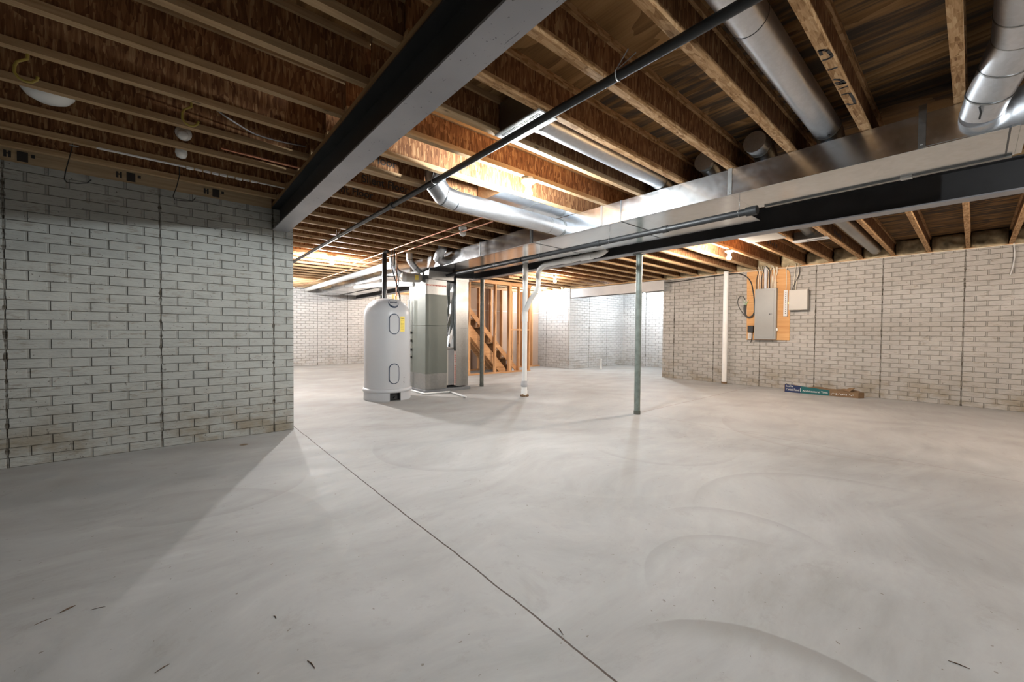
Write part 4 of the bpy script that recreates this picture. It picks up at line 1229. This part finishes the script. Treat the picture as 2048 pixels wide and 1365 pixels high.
wl = ['outermost left', 'second from the left', 'third from the left', 'fourth from the left', 'fifth, just left of the conduit', 'first right of the conduit',
      'second right of the conduit', 'third right of the conduit', 'fourth right of the conduit', 'fifth right of the conduit', 'sixth right of the conduit', 'seventh right of the conduit', 'outermost right']
for i, y in enumerate(ys):
    dk = i in (0, 3, 6)
    yy = y + rnd.uniform(-.015, .015)
    pth = rounded([(XW - .055, y, 1.984), (XW - .05, y + .004, 2.08), (XW - .045, yy + .012, 2.22), (XW - .05, yy + rnd.uniform(-.03, .03), 2.34), (XW - .12 - .03 * (i % 3), yy + rnd.uniform(-.05, .05), 2.43)], .1)
    o = MB().tube(pth, .0075 if dk else .0062, 7).build('panel_cable', M_['rubber'] if dk else M_['romex'])
    tag(o, ('black' if dk else 'cream') + ' cable dropping into the top of the breaker panel, ' + wl[i], 'cable', 'cables entering the breaker panel')
o = MB().tube(rounded([(XW - .03, 4.95, 2.30), (XW - .04, 4.5, 2.30), (XW - .04, 4.05, 2.333), (XW - .06, 3.62, 2.345), (XW - .06, 3.27, 2.361), (XW - .06, 3.10, 2.28), (XW - .06, 2.998, 2.137), (XW - .06, 2.935, 1.774), (XW - .06, 2.935, 1.46)], .12), .011, 10).build('feeder_cable', M_['rubber'])
tag(o, 'thick black cable sweeping along the wall top and down beside the breaker panel', 'cable')
cb = thing('coiled_cable', 'loop of black cable with bare green and white wire ends, left of the breaker panel', 'cable', (XW - .06, 3.1, 1.4))
MB().tube(rounded([(9.06, 2.926, 1.60), (9.06, 2.948, 1.448), (9.06, 3.039, 1.405), (9.06, 3.13, 1.473), (9.055, 3.225, 1.634), (9.05, 3.256, 1.74), (9.05, 3.225, 1.853), (9.05, 3.15, 1.87), (9.05, 3.105, 1.784)], .08), .0065, 8).build('thin_loop', M_['rubber'], cb)
for k in range(4):
    dy = .006 * k
    MB().tube(rounded([(9.045, 2.93, 1.52 + dy), (9.045, 2.96, 1.43 + dy), (9.045, 3.04, 1.40 + dy), (9.045, 3.11 - dy, 1.47), (9.04, 3.13 - 2 * dy, 1.60), (9.04, 3.12 - 2.5 * dy, 1.68)], .06), .008, 8).build('cable_leg', M_['rubber'], cb)
for k in range(6):
    MB().tube([(9.04, 3.12 - .008 * k, 1.68), (9.03, 3.15 - .024 * k, 1.75 + .012 * (k % 3))], .003, 6).build('wire_end', M_['green'] if k % 2 else M_['white'], cb)
for i, (y, lab) in enumerate(((2.40, 'cream wire dropping down to the white terminal strip'), (2.28, 'left cream wire hanging down to the beige box'), (2.24, 'right cream wire hanging down to the beige box'))):
    zb2 = 1.93 if i == 0 else 1.92
    o = MB().tube(rounded([(XW - .03, y, zb2), (XW - .03, y - .01, 2.1), (XW - .035, y - .03 * i, 2.36), (XW - .1, y - .05, 2.42)], .06), .005, 6).build('cream_wire', M_['romex'])
    tag(o, lab, 'cable')
o = MB().tube(rounded([(XW - .03, 2.30, 1.92), (XW - .03, 2.26, 2.05), (XW - .03, 2.18, 2.22), (XW - .05, 2.19, 2.38)], .06), .006, 6).build('dark_wire', M_['rubber'])
tag(o, 'dark wire slanting up from the beige box to the wall top', 'cable')
o = MB().tube(rounded([(XW - .02, -.348, 2.40), (XW - .02, -.36, 2.2), (XW - .02, -.345, 2.05), (XW - .02, -.325, 1.945)], .08), .008, 8).build('white_cable', M_['white'])
tag(o, 'white cable end hanging down the right wall at the right edge', 'cable')
o = MB().tube([(XW - .03, 4.9, 2.365), (XW - .026, 3.4, 2.372), (XW - .026, 2.2, 2.368), (XW - .026, .8, 2.377), (XW - .026, -1.5, 2.374)], .006, 6).build('sill_cable', M_['romex'])
tag(o, 'thin cream cable following the top edge of the right brick wall', 'cable')
# insulation batts at the rim
names = {}
for k in range(-2, 12):
    y0, y1 = jy(k) + .03, jy(k + 1) - .03
    g = MB(); nx_, nz = 9, 6
    vs = []
    r_ = random.Random(k + 40)
    for j in range(nz + 1):
        for i in range(nx_ + 1):
            e = min(i, nx_ - i, 1) * .5 + min(j, nz - j, 1) * .5
            vs.append((9.13 - e * (.05 + .07 * r_.random()), y0 + (y1 - y0) * i / nx_, 2.385 + (.235) * j / nz))
    fs = [(j * (nx_ + 1) + i, (j + 1) * (nx_ + 1) + i, (j + 1) * (nx_ + 1) + i + 1, j * (nx_ + 1) + i + 1) for j in range(nz) for i in range(nx_)]
    g._add(vs, fs, True)
    g.box(9.12, 9.25, y0, y1, 2.392, 2.62)
    if k <= 5: L = 'yellowish insulation batt on the right wall, %s bay right of the bulb by the panel' % ORD[5 - k]
    else: L = 'yellowish insulation batt on the right wall, %s bay back from the bulb by the panel' % ORD[k - 6]
    tag(g.build('insulation_batt', M_['batt']), L, 'insulation', 'insulation batts on the right wall')

# ------------------------------------------------------------------ carton by the right wall
cx0, cx1 = 8.62, 8.84
ct = thing('flooring_carton', 'long torn open blue and teal carton lying on the floor along the right wall', 'carton', (8.75, 1.7, 0))
ya, yb2 = 2.27, 1.24
def fx(y): return 8.66 + (2.27 - y) * .10
g = MB()
N = 12
vs = []
def quad_strip(f0, f1):
    g = MB(); vs = []
    for i in range(N + 1):
        y = ya + (yb2 - ya) * i / N
        vs += [f0(y, i), f1(y, i)]
    g._add(vs, [(2 * i, 2 * i + 1, 2 * i + 3, 2 * i + 2) for i in range(N)])
    return g
def top(y, i): return .148 - .055 * min(1, (2.27 - y) / .7) + .004 * math.sin(i * 2.1)
def seg(y0, y1, name, mat, zf=None):
    g = MB(); vs = []; n = 6
    for i in range(n + 1):
        y = y0 + (y1 - y0) * i / n
        vs += [(fx(y), y, .002), (fx(y), y, top(y, i * 1.3)), (fx(y) + .004, y, top(y, i * 1.3)), (fx(y) + .004, y, .002)]
    fs = []
    for i in range(n):
        for k in range(4):
            fs.append((i * 4 + k, i * 4 + 4 + k, i * 4 + 4 + (k + 1) % 4, i * 4 + (k + 1) % 4))
    fs += [(0, 1, 2, 3), (n * 4 + 3, n * 4 + 2, n * 4 + 1, n * 4)]
    g._add(vs, fs)
    return g.build(name, mat, ct)
seg(2.27, 2.03, 'blue_side', M_['blue'])
seg(2.03, 1.62, 'teal_side', M_['teal'])
seg(1.62, 1.24, 'bare_side', M_['kraft'])
g = MB(); n = 10; vs = []
for i in range(n + 1):
    y = ya + (yb2 - ya) * i / n
    xx = fx(y) + .13
    hb = .12 + .012 * math.sin(i * 1.7)
    vs += [(xx, y, .002), (xx + .008, y, hb), (xx + .014, y, hb), (xx + .006, y, .002)]
fs = []
for i in range(n):
    for k in range(4): fs.append((i * 4 + k, i * 4 + 4 + k, i * 4 + 4 + (k + 1) % 4, i * 4 + (k + 1) % 4))
g._add(vs, fs); g.build('back_side', M_['kraft'], ct)
MB().prism([(8.665, 2.265), (8.80, 2.265), (8.90, 1.25), (8.765, 1.25)], 2, .001, .006).build('bottom', M_['kraft'], ct)
MB().box(8.66, 8.80, 2.268, 2.274, .002, .145).build('end_flap', M_['kraft'], ct)
MB().prism([(8.77, 1.235), (8.87, 1.18), (8.885, 1.30), (8.80, 1.30)], 2, .002, .095).build('crumpled_end', M_['kraft'], ct)
g = MB(); g._add([(8.80, 1.36, .10), (8.86, 1.30, .165), (8.90, 1.38, .15), (8.84, 1.45, .105), (8.80, 1.36, .09), (8.86, 1.30, .155), (8.90, 1.38, .14), (8.84, 1.45, .095)],
                [(0, 1, 2, 3), (7, 6, 5, 4), (0, 4, 5, 1), (1, 5, 6, 2), (2, 6, 7, 3), (3, 7, 4, 0)])
g.build('torn_flap', M_['kraft'], ct)
MB().prism([(fx(2.2) + .03, 2.2), (fx(2.2) + .10, 2.2), (fx(1.3) + .10, 1.3), (fx(1.3) + .03, 1.3)], 2, .007, .06).build('dark_contents', M_['filter'], ct)
xd = Vector((fx(1.3) - fx(2.2), 1.3 - 2.2, 0)).normalized()
text_mesh('carton_lettering', 'CertainTeed', .055, M_['white'], ct, (fx(2.25) - .002, 2.25, .035), xd, (0, 0, 1), .0004, .001, width=.20)
text_mesh('carton_lettering', 'CertainTeed', .04, M_['white'], ct, (fx(2.25) - .002, 2.25, .100), xd, (0, 0, 1), .0004, .001, width=.11)
text_mesh('carton_lettering', 'Architectural Trim', .045, M_['white'], ct, (fx(2.0) - .002, 2.0, .035), xd, (0, 0, 1), .0004, .001, width=.36)
MB().box(fx(2.035) - .002, fx(2.035), 2.028, 2.036, .02, .10).build('white_divider', M_['white'], ct)
g = MB()
for i in range(14):
    y = 1.60 - i * .022
    g.box(fx(y) - .002, fx(y) + .001, y - .014, y, .03 + .01 * (i % 3), .045 + .012 * (i % 2))
g.build('small_print', M_['white'], ct)

# ------------------------------------------------------------------ splinters on the floor
TW = [((-.324, 2.209), (-.288, 2.229), 'reddish splinter lying on the floor at lower left', .003), ((-.382, 2.177), (-.344, 2.19), 'thin straight splinter left of the reddish one on the floor', .0012),
      ((-.047, 1.633), (-.012, 1.647), 'thin splinter on the floor near the bottom edge, left of the long floor joint', .0015),
      ((.282, 1.681), (.286, 1.658), 'short dark fibre on the floor left of the long floor joint', .0014), ((.325, 1.381), (.336, 1.332), 'curved dark fibre on the floor at the bottom edge, left of the joint', .0014),
      ((1.924, .031), (1.93, -.016), 'bent thin twig on the floor near the lower right corner', .0016), ((-.24, 2.16), (-.20, 2.15), 'pale fibre on the floor right of the reddish splinter', .001),
      ((1.05, .95), (1.04, .92), 'tiny dark chip close to the long floor joint at the bottom', .0016)]
for a, b, lab, r in TW:
    m_ = ((a[0] + b[0]) / 2 + .002, (a[1] + b[1]) / 2 + .003)
    tag(MB().tube([(a[0], a[1], r), (m_[0], m_[1], r * 1.1), (b[0], b[1], r)], [r * .6, r, r * .5], 6).build('wood_splinter', M_['twig']), lab, 'debris', 'splinters on the floor')

for o in bpy.data.objects:
    if '_o' in o: del o['_o']
